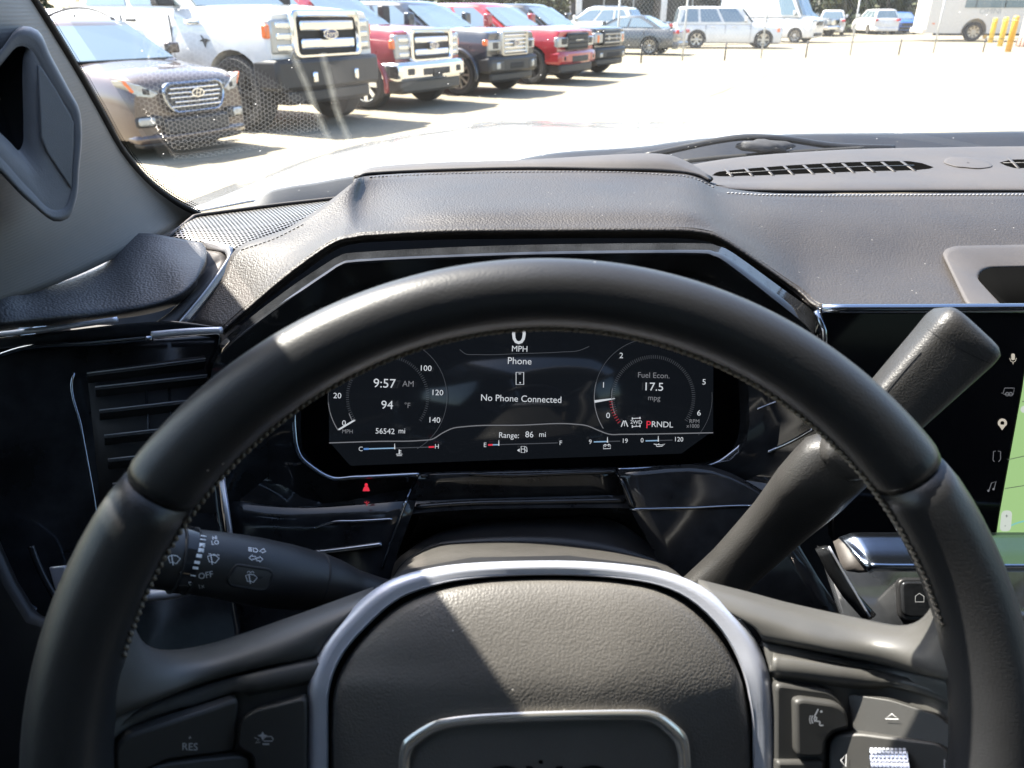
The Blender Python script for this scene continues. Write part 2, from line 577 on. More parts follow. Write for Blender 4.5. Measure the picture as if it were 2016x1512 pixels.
def thin_glass(nm, c):
    m = bpy.data.materials.new(nm); m.use_nodes = True; m.node_tree.nodes.remove(bsdf(m))
    t = nd(m, 'ShaderNodeBsdfTransparent'); t.inputs[0].default_value = (*c, 1)
    g = nd(m, 'ShaderNodeBsdfGlossy'); g.inputs['Roughness'].default_value = .02
    f = nd(m, 'ShaderNodeFresnel'); f.inputs[0].default_value = 1.5
    x = nd(m, 'ShaderNodeMixShader'); lk(m, f.outputs[0], x.inputs[0]); lk(m, t.outputs[0], x.inputs[1]); lk(m, g.outputs[0], x.inputs[2])
    lk(m, x.outputs[0], m.node_tree.nodes['Material Output'].inputs[0])
    return m
M['tint'] = thin_glass('tinted_glass', (.30, .32, .31))
M['side_glass'] = thin_glass('side_window_glass', (.72, .75, .73))
M['tyre'] = plastic('tyre_rubber', (.018, .018, .018), .8, 80, .4)
M['alloy'] = mat('alloy', (.48, .46, .43), .28, .9)
M['trimblack'] = plastic('trim_black', (.016, .016, .017), .5, 200, .2)
M['lamp'] = mat('headlamp_lens', (.36, .37, .36), .10, .2, coat=1)
M['lampcell'] = mat('lamp_reflector', (.72, .72, .70), .16, .8)
M['amber'] = mat('amber_lens', (.75, .16, .03), .15, coat=1)
M['redlens'] = mat('red_lens', (.45, .012, .015), .15, coat=1)
M['badge'] = mat('badge_blue', (.010, .022, .10), .2, coat=1)
M['yellow'] = paint('yellow_paint', (.72, .47, .02), 0, .5)
M['yellow2'] = paint('faded_yellow_paint', (.70, .36, .03), 0, .5)
M['galv'] = plastic('galvanised', (.45, .45, .43), .5, 300, .2)
M['offwhite'] = plastic('offwhite_panel', (.62, .58, .52), .55, 60, .1)
M['bark'] = plastic('bark', (.07, .05, .035), .9, 30, .6)
M['lot_wall'] = plastic('wall_panel', (.10, .10, .11), .7, 20, .2)
m = M['leaf'] = mat('leaf', (.05, .08, .025), .6)
oi = nd(m, 'ShaderNodeTexNoise', Scale=.9, Detail=5.0); lk(m, objco(m), oi.inputs['Vector'])
rp = nd(m, 'ShaderNodeValToRGB')
rp.color_ramp.elements[0].position = .35; rp.color_ramp.elements[0].color = (.014, .026, .011, 1)
rp.color_ramp.elements[1].position = .68; rp.color_ramp.elements[1].color = (.085, .095, .032, 1)
lk(m, oi.outputs[0], rp.inputs[0]); lk(m, rp.outputs[0], bsdf(m).inputs['Base Color'])
# ================================================================== the truck we sit in
def face_cam(o):
    me = o.data
    org = ORG[o.name]
    s = 0.0
    for p in me.polygons:
        c = np.array(p.center) + org
        s += np.dot(np.array(p.normal), CAM - c) * p.area
    if s < 0: me.flip_normals()
    return o
def sheet(name, rows, mat_, parent, kr=4, kc=4, thick=0.004, closed=False, mods=(), auto=None):
    o = loft(name, rows, mat_, parent, kr, kc, 0, closed, (), auto)
    face_cam(o)
    if thick:
        md = o.modifiers.new('solidify', 'SOLIDIFY'); md.thickness = thick; md.offset = -1
    return o
def qy(L): return [QY(x, y, Y) for x, y, Y in L]
def qd(L): return [QD(x, y, d) for x, y, d in L]

# ---------------- windshield surface: y as a function of (x, z)
XC = 0.40
def ws_y(x, z):
    u = (x - XC) / 0.70
    yb = .985 - .245 * u * u; yh = .22 - .17 * u * u
    t = (z - 1.385) / (1.87 - 1.385)
    return yb + (yh - yb) * t + .03 * math.sin(math.pi * min(max(t, 0), 1))
def ws_hit(px, py, inset=0.0):
    d = ray(px, py)
    lo, hi = .02, 3.0
    for _ in range(50):
        mid = (lo + hi) / 2
        p = CAM + d * mid
        if p[1] < ws_y(p[0], p[2]) - inset: lo = mid
        else: hi = mid
    return CAM + d * lo

# ---------------- cabin shell (roof, doors, rear wall, floor, seat): behind and round the camera
cab = root('truck_cab', 'dark cabin of the truck seen from the driving seat, with headliner and doors', 'truck cabin', (.4, -.4, .55))
xs = np.linspace(-.235, 1.035, 13)
rows = []
for k, yy in enumerate(np.linspace(0, 1, 6)):
    rows.append([(x, (ws_y(x, 1.87) - .03) * (1 - yy) + (-1.75) * yy, 1.87 + .035 * math.sin(math.pi * min(yy * 1.2, 1)) - .02 * ((x - .4) / .64) ** 4) for x in xs])
loft('headliner', rows, mat('headliner_cloth', (.185, .19, .20), .9), cab, 2, 1, .03)
def quad_panel(name, pts, t, mt, N):
    V, f = prism(pts, N, t)
    return fixn(mk(name, V, f, mt, cab, smooth=False))
door_in = plastic('door_card', (.075, .077, .082), .5)
for sx, nm in ((-1, 'door'), (1, 'door')):
    x0 = .4 + sx * .80
    x1 = .4 + sx * .655
    N = (-sx, 0, 0)
    quad_panel('door', [(x0, .95, .5), (x0, -1.7, .5), (x0, -1.7, 1.33), (x0, .95, 1.33)], .05, door_in, N)
    quad_panel('door_pillar', [(x0, -.42, 1.33), (x0, -.58, 1.33), (x1, -.58, 1.88), (x1, -.42, 1.88)], .05, door_in, N)
    quad_panel('door_pillar', [(x0, -1.5, 1.33), (x0, -1.75, 1.33), (x1, -1.75, 1.88), (x1, -1.5, 1.88)], .05, door_in, N)
    quad_panel('roof_rail', [(x1 + sx * .02, .06, 1.82), (x1 + sx * .02, -1.75, 1.82), (x1 + sx * .01, -1.75, 1.90), (x1 + sx * .01, .06, 1.90)], .04, door_in, N)
for sx in (-1, 1):
    x0 = .4 + sx * .795; x1 = .4 + sx * .65
    for ya, yb in ((.62, -.42), (-.58, -1.5)):
        V, f = prism([(x0, ya, 1.31), (x0, yb, 1.31), (x1, yb, 1.86), (x1, min(ya, .10), 1.86)], (-sx, 0, .26), .004)
        fixn(mk('side_glass', V, f, M['side_glass'] if ya > 0 else M['tint'], cab, smooth=False))
V, f = prism([(-.38, -1.73, 1.40), (1.18, -1.73, 1.40), (1.05, -1.72, 1.87), (-.25, -1.72, 1.87)], (0, 1, 0), .004)
fixn(mk('rear_glass', V, f, M['tint'], cab, smooth=False))
quad_panel('rear_panel', [(-.4, -1.75, .5), (1.2, -1.75, .5), (1.2, -1.75, 1.42), (-.4, -1.75, 1.42)], .05, door_in, (0, 1, 0))
quad_panel('floor_panel', [(-.4, .95, .5), (1.2, .95, .5), (1.2, -1.75, .5), (-.4, -1.75, .5)], .05, mat('carpet', (.02, .02, .02), 1), (0, 0, 1))
quad_panel('firewall', [(-.4, .95, .5), (1.2, .95, .5), (1.2, .95, 1.30), (-.4, .95, 1.30)], .04, M['dark'], (0, -1, 0))
seat_m = plastic('seat_leather', (.08, .078, .076), .6)
for cx_ in (.02, .80):
    sc_ = [(cx_ + a, y, z) for a, y, z in ((0, .08, .86), (0, -.15, .90), (0, -.42, .86), (0, -.52, 1.0), (0, -.62, 1.3), (0, -.70, 1.55))]
    V, f = sweep(cr(sc_, 16), .25, .09, 16, 3, ref=(1, 0, 0))
    mk('seat', V, f, seat_m, cab)

# ---------------- windshield
wsr = root('windshield', 'dusty windshield glass with faint dashboard reflections in front of the wheel', 'windshield', (.4, .98, 1.38))
gx = np.linspace(-.31, 1.13, 33)
rows = [[(XC + (x - XC) * (1 - .1 * max(t, 0)), ws_y(XC + (x - XC) * (1 - .1 * max(t, 0)), 1.385 + .485 * t), 1.385 + .485 * t) for x in gx] for t in np.linspace(-.12, 1, 14)]
mk('glass', np.array(rows).reshape(-1, 3), grid_faces(14, 33), M['windshield'], wsr)

class Glass_:
    def at(s, px, py, off=0.0):
        p = ws_hit(px, py, .001); return p
fe = cr([(62, 0), (105, 68), (150, 142), (190, 212), (240, 300), (290, 358), (340, 396), (388, 421)], 130)
nf = np.gradient(fe, axis=0); nf = np.stack([-nf[:, 1], nf[:, 0]], 1) / np.linalg.norm(nf, axis=1)[:, None]
sh_ = []
for row, (dd, rr_) in enumerate(((-8, 2.3), (-12.5, 1.8), (-16.5, 1.3))):
    for k in range(len(fe)):
        q = fe[k] + nf[k] * dd * (1 if nf[k, 0] < 0 else 1)
        if row % 2 and k + 1 < len(fe): q = (fe[k] + fe[k + 1]) / 2 + nf[k] * dd
        sh_.append(pr_disc(q[0], q[1], rr_, 6))
tag(decal('frit_dots', sh_, Glass_(), mat('ceramic_frit', (.008, .008, .008), .6), wsr), kind='stuff')
def smear_mat(nm, k):
    m_ = bpy.data.materials.new(nm); m_.use_nodes = True; m_.node_tree.nodes.remove(bsdf(m_))
    t = nd(m_, 'ShaderNodeBsdfTransparent'); d = nd(m_, 'ShaderNodeBsdfTranslucent'); d.inputs[0].default_value = (.8, .8, .72, 1)
    x = nd(m_, 'ShaderNodeMixShader'); n = nd(m_, 'ShaderNodeTexNoise', Scale=60.0, Detail=5.0); lk(m_, objco(m_), n.inputs['Vector'])
    q = nd(m_, 'ShaderNodeMath', operation='MULTIPLY'); q.inputs[1].default_value = k * 2; lk(m_, n.outputs[0], q.inputs[0])
    lk(m_, q.outputs[0], x.inputs[0]); lk(m_, t.outputs[0], x.inputs[1]); lk(m_, d.outputs[0], x.inputs[2])
    lk(m_, x.outputs[0], m_.node_tree.nodes['Material Output'].inputs[0]); return m_
film = smear_mat('dust_film', .010)
for L_ in ([(572, 96), (600, 160), (625, 225), (650, 280)], [(634, 104), (650, 165), (668, 230), (690, 282)]):
    for i_, w_ in enumerate((18, 12, 7, 3.5)):
        class G2:
            def at(s_, px, py, off=0.0): return ws_hit(px, py, .0015 + .0006 * i_)
        decal('glass_smear', [pr_line(cr(L_, 16), w_)], G2(), film, wsr)
# ---------------- left pillar with its grab handle
pil = root('windshield_pillar', 'grey ribbed windshield pillar trim with a grab handle, left of the windshield', 'pillar trim', tuple(QY(200, 430, .66)))
edge_px = [(20, -60), (62, 0), (105, 68), (150, 142), (190, 212), (240, 300), (290, 358), (340, 396), (388, 421)]
def ptrim(px, py, k):
    p = ws_hit(px, py, .004)
    return CAM + (p - CAM) * k
e0 = [ptrim(x, y, .992) for x, y in edge_px]
edge2 = [(12, -60), (52, 0), (95, 70), (138, 142), (178, 215), (226, 305), (275, 370), (322, 415), (352, 445)]
e1 = [ptrim(x, y, .972) for x, y in edge2]
edge3 = [(-60, -60), (-10, 10), (30, 70), (70, 160), (105, 250), (150, 340), (205, 410), (250, 445), (300, 472)]
e2 = [CAM + (ws_hit(x, y) - CAM) * .86 for x, y in edge3]
edge4 = [(-240, -60), (-200, 30), (-160, 120), (-120, 220), (-80, 330), (-30, 420), (20, 490), (60, 530), (110, 560)]
e3 = [CAM + (ws_hit(x, y) - CAM) * .70 for x, y in edge4]
edge5 = [(-500, -60), (-460, 60), (-420, 160), (-380, 280), (-340, 400), (-290, 500), (-240, 570), (-200, 610), (-140, 640)]
e4 = [CAM + (ws_hit(x, y) - CAM) * .62 for x, y in edge5]
sheet('pillar_trim', [e0, e1, e2, e3, e4], M['pillar'], pil, 4, 3, .006)
# pillar runs on up to the header, out of the picture
top = np.array([-.185, ws_y(-.185, 1.87) - .01, 1.87])
a0 = e0[0]; a3 = e3[0]
upp = [[a0 + (top - a0) * t + np.array([0, 0, 0]) for t in (0, .5, 1)],
       [a3 + (top + np.array([-.03, -.16, 0]) - a3) * t for t in (0, .5, 1)]]
sheet('pillar_upper', upp, M['pillar'], pil, 1, 4, .03)
gs = [ptrim(x + 3, y + 1, .997) for x, y in edge_px]
V, f = sweep(cr(gs, 40), .0035, .0030, 8)
mk('gasket', V, f, M['gasket'], pil)
# grab handle: a broad loop standing proud of the trim
H0 = QY(60, 260, .40)
hN = CAM - H0; hN = hN / np.linalg.norm(hN)
hN = hN + np.array([.30, 0, .05]); hN /= np.linalg.norm(hN)
HP = Plane(H0, hN)
ho = cr([(46, 52), (70, 58), (100, 110), (135, 175), (156, 215), (161, 260), (156, 330), (148, 400), (136, 428), (118, 436), (60, 400), (0, 340), (-60, 280), (-90, 200), (-60, 150), (0, 100)], 64, True)
hi = cr([(44, 90), (58, 96), (86, 140), (118, 194), (140, 226), (146, 262), (142, 328), (136, 388), (126, 410), (112, 414), (58, 372), (4, 312), (-48, 262), (-70, 205), (-50, 165), (4, 122)], 64, True)
hole = cr([(40, 88), (50, 92), (46, 110), (44, 150), (45, 200), (46, 250), (44, 285), (38, 296), (20, 280), (-6, 255), (-34, 225), (-44, 200), (-36, 178), (0, 130), (20, 106), (32, 92)], 64, True)
ring = [[HP.at(*p, -.075) for p in ho], [HP.at(*p, -.006) for p in ho], [HP.at(*(p * .5 + q * .5), .001) for p, q in zip(ho, hi)], [HP.at(*p, .000) for p in hi]]
face = [[HP.at(*p, .000) for p in hi], [HP.at(*(p * .5 + q * .5), .0) for p, q in zip(hi, hole)], [HP.at(*q, -.003) for q in hole], [HP.at(*q, -.012) for q in hole], [HP.at(*q, -.030) for q in hole]]
sheet('grab_handle', ring, M['handle'], pil, 2, 1, 0, True)
gh = sheet('grip_face', face, M['handle'], pil, 1, 1, 0, True)
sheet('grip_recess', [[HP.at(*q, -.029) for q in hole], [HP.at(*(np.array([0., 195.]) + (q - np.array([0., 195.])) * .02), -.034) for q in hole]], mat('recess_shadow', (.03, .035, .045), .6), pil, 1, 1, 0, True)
plate('handle_inlay', [(74, 126), (84, 134), (112, 178), (140, 228), (147, 242), (142, 372), (136, 366), (92, 300), (80, 270)], HP, hN, .002, M['handle_panel'], pil, .0012, .0008)

# ---------------- dashboard
dash = root('dashboard', 'dark grained leather dashboard with stitched hood over the instruments', 'dashboard', tuple(QY(1040, 500, .60)))
Rr = [(372, 638, .52), (432, 560, .555), (466, 488, .580), (560, 452, .590), (640, 402, .605), (700, 356, .640), (730, 346, .675), (860, 339, .70), (1040, 335, .70), (1300, 340, .70), (1368, 347, .70), (1410, 366, .695), (1500, 379, .685), (1620, 381, .68), (1850, 380, .68), (2200, 379, .68), (2600, 379, .68)]
M1 = [(392, 640, .508), (448, 580, .53), (505, 500, .557), (590, 462, .565), (655, 428, .572), (690, 398, .58), (725, 390, .60), (860, 385, .60), (1040, 383, .60), (1295, 384, .60), (1370, 392, .60), (1430, 415, .605), (1520, 428, .61), (1622, 440, .61), (1850, 440, .61), (2200, 440, .61), (2600, 440, .61)]
M2 = [(412, 644, .500), (462, 596, .515), (530, 522, .535), (610, 478, .545), (665, 448, .55), (690, 428, .548), (725, 422, .545), (860, 416, .545), (1040, 412, .545), (1290, 412, .545), (1375, 420, .545), (1440, 452, .55), (1545, 500, .555), (1625, 520, .55), (1850, 520, .55), (2200, 520, .55), (2600, 520, .55)]
M3 = [(430, 646, .492), (474, 606, .502), (548, 540, .515), (628, 484, .522), (668, 462, .525), (694, 452, .525), (725, 446, .524), (860, 442, .523), (1040, 440, .523), (1290, 439, .523), (1378, 445, .523), (1440, 466, .523), (1560, 545, .52), (1630, 580, .50), (1850, 578, .495), (2200, 578, .495), (2600, 578, .495)]
Fr = [(440, 652, .487), (482, 614, .494), (560, 548, .503), (636, 492, .510), (670, 474, .512), (698, 468, .513), (725, 464, .513), (860, 459, .513), (1040, 457, .513), (1290, 456, .513), (1380, 460, .513), (1436, 482, .510), (1566, 568, .498), (1632, 609, .474), (1850, 609, .472), (2200, 609, .472), (2600, 609, .472)]
def bank(Rr, Fr, Ms):
    # the left flank of the hood leans towards the driver
    new = {0: .515, 1: .545, 2: .572, 3: .584, 4: .602, 5: .636, 6: .672}
    for i, Y in new.items():
        Rr[i] = (*Rr[i][:2], Y)
        for Mk, k in zip(Ms, (.70, .42, .16)):
            Mk[i] = (*Mk[i][:2], Fr[i][2] + (Y - Fr[i][2]) * k)
bank(Rr, Fr, (M1, M2, M3))
F2 = [(442, 660, .50), (486, 624, .51), (566, 560, .525), (642, 504, .535), (675, 486, .54), (702, 480, .54), (728, 477, .54), (860, 472, .54), (1040, 470, .54), (1290, 469, .54), (1378, 473, .54), (1430, 494, .535), (1560, 582, .52), (1632, 614, .49), (1850, 614, .49), (2200, 614, .49), (2600, 614, .49)]
hood = sheet('dash_pad', [qy(L) for L in (Rr, M1, M2, M3, Fr, F2)], M['leather'], dash, 4, 4, .004)
# rear roll behind the stitch line
B1 = [(705, 352, .705), (735, 339, .712), (860, 331, .715), (1040, 326, .715), (1200, 322, .715), (1300, 322, .715), (1350, 336, .712), (1396, 356, .702)]
B0 = [(712, 350, .70), (735, 345, .703), (860, 339, .703), (1040, 335, .703), (1200, 338, .703), (1300, 340, .703), (1366, 347, .703), (1398, 360, .698)]
B2 = [(700, 352, .73), (735, 336, .735), (860, 327, .74), (1040, 321, .745), (1200, 311, .75), (1300, 309, .75), (1350, 324, .740), (1398, 354, .706)]
B3 = [(698, 372, .74), (735, 352, .75), (860, 342, .755), (1040, 338, .76), (1200, 330, .77), (1300, 326, .77), (1352, 334, .755), (1400, 358, .71)]
sheet('hood_rear_roll', [qy(L) for L in (B0, B1, B2, B3)], M['soft'], dash, 4, 4, .003)
# defroster deck
D0 = [(1330, 330, .80), (1420, 314, .85), (1500, 305, .88), (1600, 298, .90), (1700, 293, .91), (1850, 290, .915), (2016, 288, .92), (2300, 288, .92), (2700, 290, .92)]
D1 = [(1345, 335, .78), (1425, 322, .82), (1500, 314, .845), (1600, 307, .86), (1700, 302, .87), (1850, 299, .875), (2016, 298, .88), (2300, 298, .88), (2700, 300, .88)]
D2 = [(1385, 356, .725), (1440, 354, .74), (1520, 350, .75), (1610, 346, .755), (1710, 344, .76), (1850, 342, .76), (2016, 341, .76), (2300, 341, .76), (2700, 341, .76)]
D3 = [(1400, 362, .705), (1450, 362, .715), (1520, 361, .72), (1612, 360, .72), (1715, 360, .72), (1850, 359, .72), (2016, 359, .72), (2300, 359, .72), (2700, 359, .72)]
D4 = [(1408, 368, .695), (1455, 371, .70), (1520, 372, .70), (1615, 373, .70), (1717, 373, .70), (1850, 372, .70), (2016, 372, .70), (2300, 372, .70), (2700, 372, .70)]
D5 = [(1410, 373, .698), (1460, 379, .70), (1520, 381, .70), (1617, 381, .70), (1718, 380, .70), (1850, 380, .70), (2016, 380, .70), (2300, 380, .70), (2700, 380, .70)]
deck = sheet('defroster_deck', [qy(L) for L in (D0, D1, D2, D3, D4, D5)], M['soft'], dash, 3, 4, .004)
SD = Surf(deck)
def spl(P, n, closed=False): return cr(P, n, closed)
# vent openings with vanes; their dark depth is painted flat on the deck
def vent_slot(outline, vanes, bar):
    k_ = int(np.argmax([p[0] for p in outline]))
    tp = np.array(outline[:k_ + 1], float); bt = np.array([outline[0]] + outline[:k_ - 1:-1], float)
    X_ = np.linspace(tp[0, 0], tp[-1, 0], 60)
    yt = np.interp(X_, tp[:, 0], tp[:, 1]); yb = np.interp(X_, bt[:, 0], bt[:, 1])
    Vs = np.concatenate([np.stack([X_, yt + (yb - yt) * q_], 1) for q_ in np.linspace(0, 1, 5)])
    o = decal('defroster_vent', [(Vs, grid_faces(5, 60))], SD, M['void_shade'], dash, .0008)
    V, f = [], []
    for (xa, ya, xb, yb) in vanes:
        q = [(xa - 3, ya - 5), (xa + 3, ya - 5), (xb + 3, yb), (xb - 3, yb)]
        plate('vane', q, SD, (0, -.2, 1), .0012, M['soft'], dash, .0022)
    V, f = sweep([SD.at(x, y, .0016) for x, y in bar], .0009, .0007, 6)
    mk('vent_bar', V, f, M['grain'], dash)
vt = [(1402, 345), (1412, 338), (1480, 331), (1560, 325), (1650, 320), (1740, 317), (1790, 317), (1815, 321), (1838, 329), (1830, 332), (1800, 335), (1700, 337), (1600, 341), (1500, 345), (1420, 347)]
vent_slot(vt, [(1428 + 38.5 * k, 337 - 2.1 * k + .05 * k * k, 1442 + 40 * k, 347.5 - 1.25 * k) for k in range(10)], [(1430, 342), (1560, 334), (1700, 328), (1800, 326)])
vt2 = [(1968, 320), (1990, 314), (2100, 312), (2250, 312), (2250, 328), (2100, 330), (1998, 331), (1980, 326)]
vent_slot(vt2, [(1985, 315, 2006, 331), (2024, 313, 2048, 331), (2064, 312, 2088, 331), (2110, 312, 2130, 331)], [(1975, 321), (2100, 320), (2240, 320)])
sb = cr([(1857, 318), (1866, 311), (1890, 309), (1920, 311), (1945, 318), (1955, 327), (1940, 331), (1900, 330), (1876, 327)], 40, True)
c0 = sb.mean(0)
rows = [[SD.at(*(c0 + (p - c0) * k), h) for p in sb] for k, h in ((1.0, -.001), (.97, .0035), (.85, .006), (.5, .0072), (.05, .0074))]
sheet('light_sensor', rows, M['soft'], dash, 2, 1, 0, True)
# stitches along the two seams
def stitches(seam, tgt, pitch, w, mt, ln=.62, off=.0007):
    L = lin(seam, max(3, int(np.sum(np.linalg.norm(np.diff(np.array(seam), axis=0), axis=1)) / pitch)))
    sh = []
    for a, b in zip(L[:-1], L[1:]):
        A = tgt.at(*a, off); B = tgt.at(*(a + (b - a) * ln), off)
        sh.append(sweep([A, (A + B) / 2 + np.array([0, 0, .0002]), B], w, n=5))
    V, f = join(sh)
    return V, f
SH = Surf(hood)
thread = mat('grey_thread', (.12, .12, .13), .8)
V, f = stitches(spl([(728, 349), (860, 343), (1040, 339), (1300, 344), (1366, 351), (1408, 370)], 60), SH, 7.5, .0006, thread)
tag(mk('stitching', V, f, thread, dash), kind='stuff')
V, f = stitches([(1432, 380), (1500, 384), (1620, 385), (1850, 384), (2030, 383)], SH, 7.5, .0006, thread)
tag(mk('stitching', V, f, mat('pale_thread', (.30, .30, .31), .8), dash), kind='stuff')
V, f = stitches(spl([(475, 492), (540, 470), (600, 440)], 30), SH, 8, .0004, thread)
tag(mk('stitching', V, f, thread, dash), kind='stuff')
# left speaker grille
g_out = [(336, 466), (386, 424), (460, 414), (550, 403), (632, 393), (668, 392), (640, 408), (600, 432), (540, 462), (470, 489), (440, 482), (400, 474)]
GP = Plane(QY(480, 440, .68), (0.02, -.06, 1))
gp = lambda x, y, o=0: GP.at(x, y, o)
tl, tr_, br_, bl = (384, 424), (660, 391), (472, 492), (332, 467)
ga = lin([(332, 467), (384, 424)], 6); gb = lin([(384, 424), (690, 388)], 12)
top_e = lin([(380, 426), (460, 414), (560, 402), (690, 388)], 16); bot_e = lin([(330, 468), (400, 478), (470, 492), (650, 420)], 16)
rows = [[gp(*(a + (b - a) * t), .0035 * math.sin(math.pi * t)) for a, b in zip(top_e, bot_e)] for t in np.linspace(0, 1, 7)]
grl = sheet('speaker_grille', rows, M['grille'], dash, 2, 2, .0015)
V, f = sweep([gp(*p, .002) for p in lin([(330, 468), (384, 424), (560, 401), (700, 386)], 24)], .0016, n=8)
mk('grille_edge', V, f, M['soft'], dash)
# padded shoulder at the left end and the silver trim beside it
PD = [
 [(-120, 560, .46), (0, 545, .49), (60, 536, .52), (130, 528, .56), (200, 508, .60), (246, 468, .625), (285, 459, .63), (345, 468, .625), (398, 478, .615)],
 [(-120, 575, .45), (0, 560, .475), (60, 552, .505), (130, 545, .535), (205, 530, .56), (252, 495, .59), (290, 485, .60), (350, 490, .60), (406, 492, .60)],
 [(-120, 600, .44), (0, 590, .46), (60, 585, .48), (130, 578, .50), (210, 568, .525), (262, 550, .54), (305, 540, .55), (358, 530, .555), (404, 512, .575)],
 [(-120, 634, .43), (0, 622, .45), (60, 616, .465), (130, 610, .48), (210, 600, .50), (270, 592, .51), (322, 580, .52), (362, 562, .53), (392, 538, .55)],
 [(-120, 660, .43), (0, 642, .448), (60, 636, .462), (130, 630, .477), (210, 622, .495), (272, 612, .505), (324, 598, .515), (364, 578, .525), (390, 552, .545)],
 [(-120, 668, .45), (0, 650, .468), (60, 644, .482), (130, 638, .497), (210, 630, .515), (272, 622, .525), (324, 610, .535), (364, 590, .545), (388, 562, .565)]]
sheet('door_pad', [qy(L) for L in PD], M['pad'], dash, 4, 4, .004)
TR = [[(400, 474, .63), (440, 480, .625), (462, 487, .62), (468, 500, .615), (462, 516, .605), (420, 575, .56), (368, 640, .515)],
      [(402, 490, .62), (432, 494, .61), (444, 500, .607), (446, 510, .602), (436, 528, .59), (400, 578, .555), (346, 642, .51)]]
T_ = [qy(TR[0]), [a * .5 + b * .5 + np.array([0, -.002, .004]) for a, b in zip(qy(TR[0]), qy(TR[1]))], qy(TR[1])]
sheet('shoulder_trim', T_, mat('satin_grey', (.30, .30, .32), .34, .6), dash, 4, 6, .004)
IN = [[(402, 490, .625), (432, 494, .612), (444, 500, .609), (446, 510, .604), (436, 528, .592), (400, 578, .557), (346, 642, .512)],
      [(396, 500, .60), (410, 512, .598), (412, 520, .595), (408, 532, .59), (396, 552, .575), (362, 594, .54), (305, 644, .50)],
      [(380, 540, .585), (384, 545, .58), (386, 550, .575), (380, 560, .57), (362, 584, .55), (330, 618, .53), (280, 650, .51)]]
sheet('shoulder_recess', [qy(L) for L in IN], M['soft'], dash, 3, 4, .003)
# storage tray on the dash top, right
STo = [(1855, 500), (1862, 490), (1880, 484), (2100, 480), (2600, 480), (2600, 606), (1905, 606)]
STi = [(1925, 548), (1932, 534), (1950, 527), (2100, 524), (2600, 524), (2600, 606), (1980, 606)]
ro, ri = rounded(STo, 16, 4), rounded(STi, 16, 4)
rows = [[SH.at(*p, -.001) for p in ro], [SH.at(*p, .004) for p in ro], [SH.at(*(p * .85 + q * .15), .006) for p, q in zip(ro, ri)], [SH.at(*(p * .1 + q * .9), .004) for p, q in zip(ro, ri)], [SH.at(*q, .001) for q in ri], [SH.at(*q, .0006) for q in ri]]
sheet('storage_tray', rows, M['soft'], dash, 1, 1, 0, True)
plate('tray_liner', ri, SH, (0, -.3, 1), .004, M['void_shade'], dash, .0045)  # black plate stands in for the shade inside the tray

# ---------------- lower dash face: gloss-black panels
lp = root('lower_dashboard', 'gloss black lower dash face with vent and bright trim lines behind the steering wheel', 'lower dashboard', tuple(QY(500, 800, .55)))
# big dark back panel
sheet('back_panel', [[QD(x, y, d) for x in (-300, 200, 700, 1200, 1700, 2600)] for y, d in ((640, .66), (900, .64), (1200, .60), (1700, .56))], M['dark'], lp, 1, 1, .01)
# visor band above the display
vo_ = [(408, 740, .498), (420, 700, .49), (448, 662, .49), (560, 574, .50), (640, 520, .505), (668, 504, .507), (700, 497, .508), (860, 488, .508), (1040, 482, .508), (1250, 479, .508), (1380, 479, .508), (1412, 484, .507), (1445, 499, .505), (1540, 568, .498), (1600, 612, .49), (1616, 640, .485)]
vi_ = [(416, 745, .50), (428, 708, .492), (456, 674, .492), (566, 592, .502), (645, 538, .507), (670, 522, .509), (702, 515, .51), (860, 507, .51), (1040, 501, .51), (1250, 498, .51), (1376, 498, .51), (1404, 503, .509), (1432, 518, .507), (1525, 590, .50), (1586, 640, .492), (1606, 668, .487)]
vr_ = [(x, y + 4, Y + .05) for x, y, Y in vi_]
vo_ = [(x, y, Y - .003) for x, y, Y in vo_]
vi_ = [(x, y, Y - .0150) for x, y, Y in vi_]
vis = sheet('visor_band', [qy(vo_), qy(vi_), qy(vr_)], M['piano'], lp, 1, 3, .002, auto=30)
# housing that funnels to the display
Oq = [(440, 1010, .560), (424, 870, .525), (414, 748, .515), (452, 680, .508), (645, 542, .518), (702, 519, .52), (1040, 505, .525), (1378, 502, .525), (1430, 522, .52), (1590, 646, .51), (1628, 730, .515), (1640, 890, .535), (1560, 1010, .552), (1215, 1000, .563), (820, 1010, .564), (600, 1070, .566)]
Iq = [(584, 892, .562), (580, 830, .560), (586, 740, .558), (612, 690, .558), (680, 625, .558), (760, 604, .558), (1040, 592, .558), (1300, 582, .558), (1400, 592, .558), (1460, 650, .558), (1472, 745, .56), (1470, 868, .562), (1404, 916, .566), (1216, 924, .566), (826, 936, .566), (650, 943, .565)]
Oq, Iq = qd(Oq), qd(Iq)
mid = [a * .45 + b * .55 + np.array([0, .012, -.004]) for a, b in zip(Oq, Iq)]
sheet('display_housing', [Oq, mid, Iq, [p + FWD * .03 for p in Iq]], M['piano'], lp, 2, 3, 0, True, auto=40)
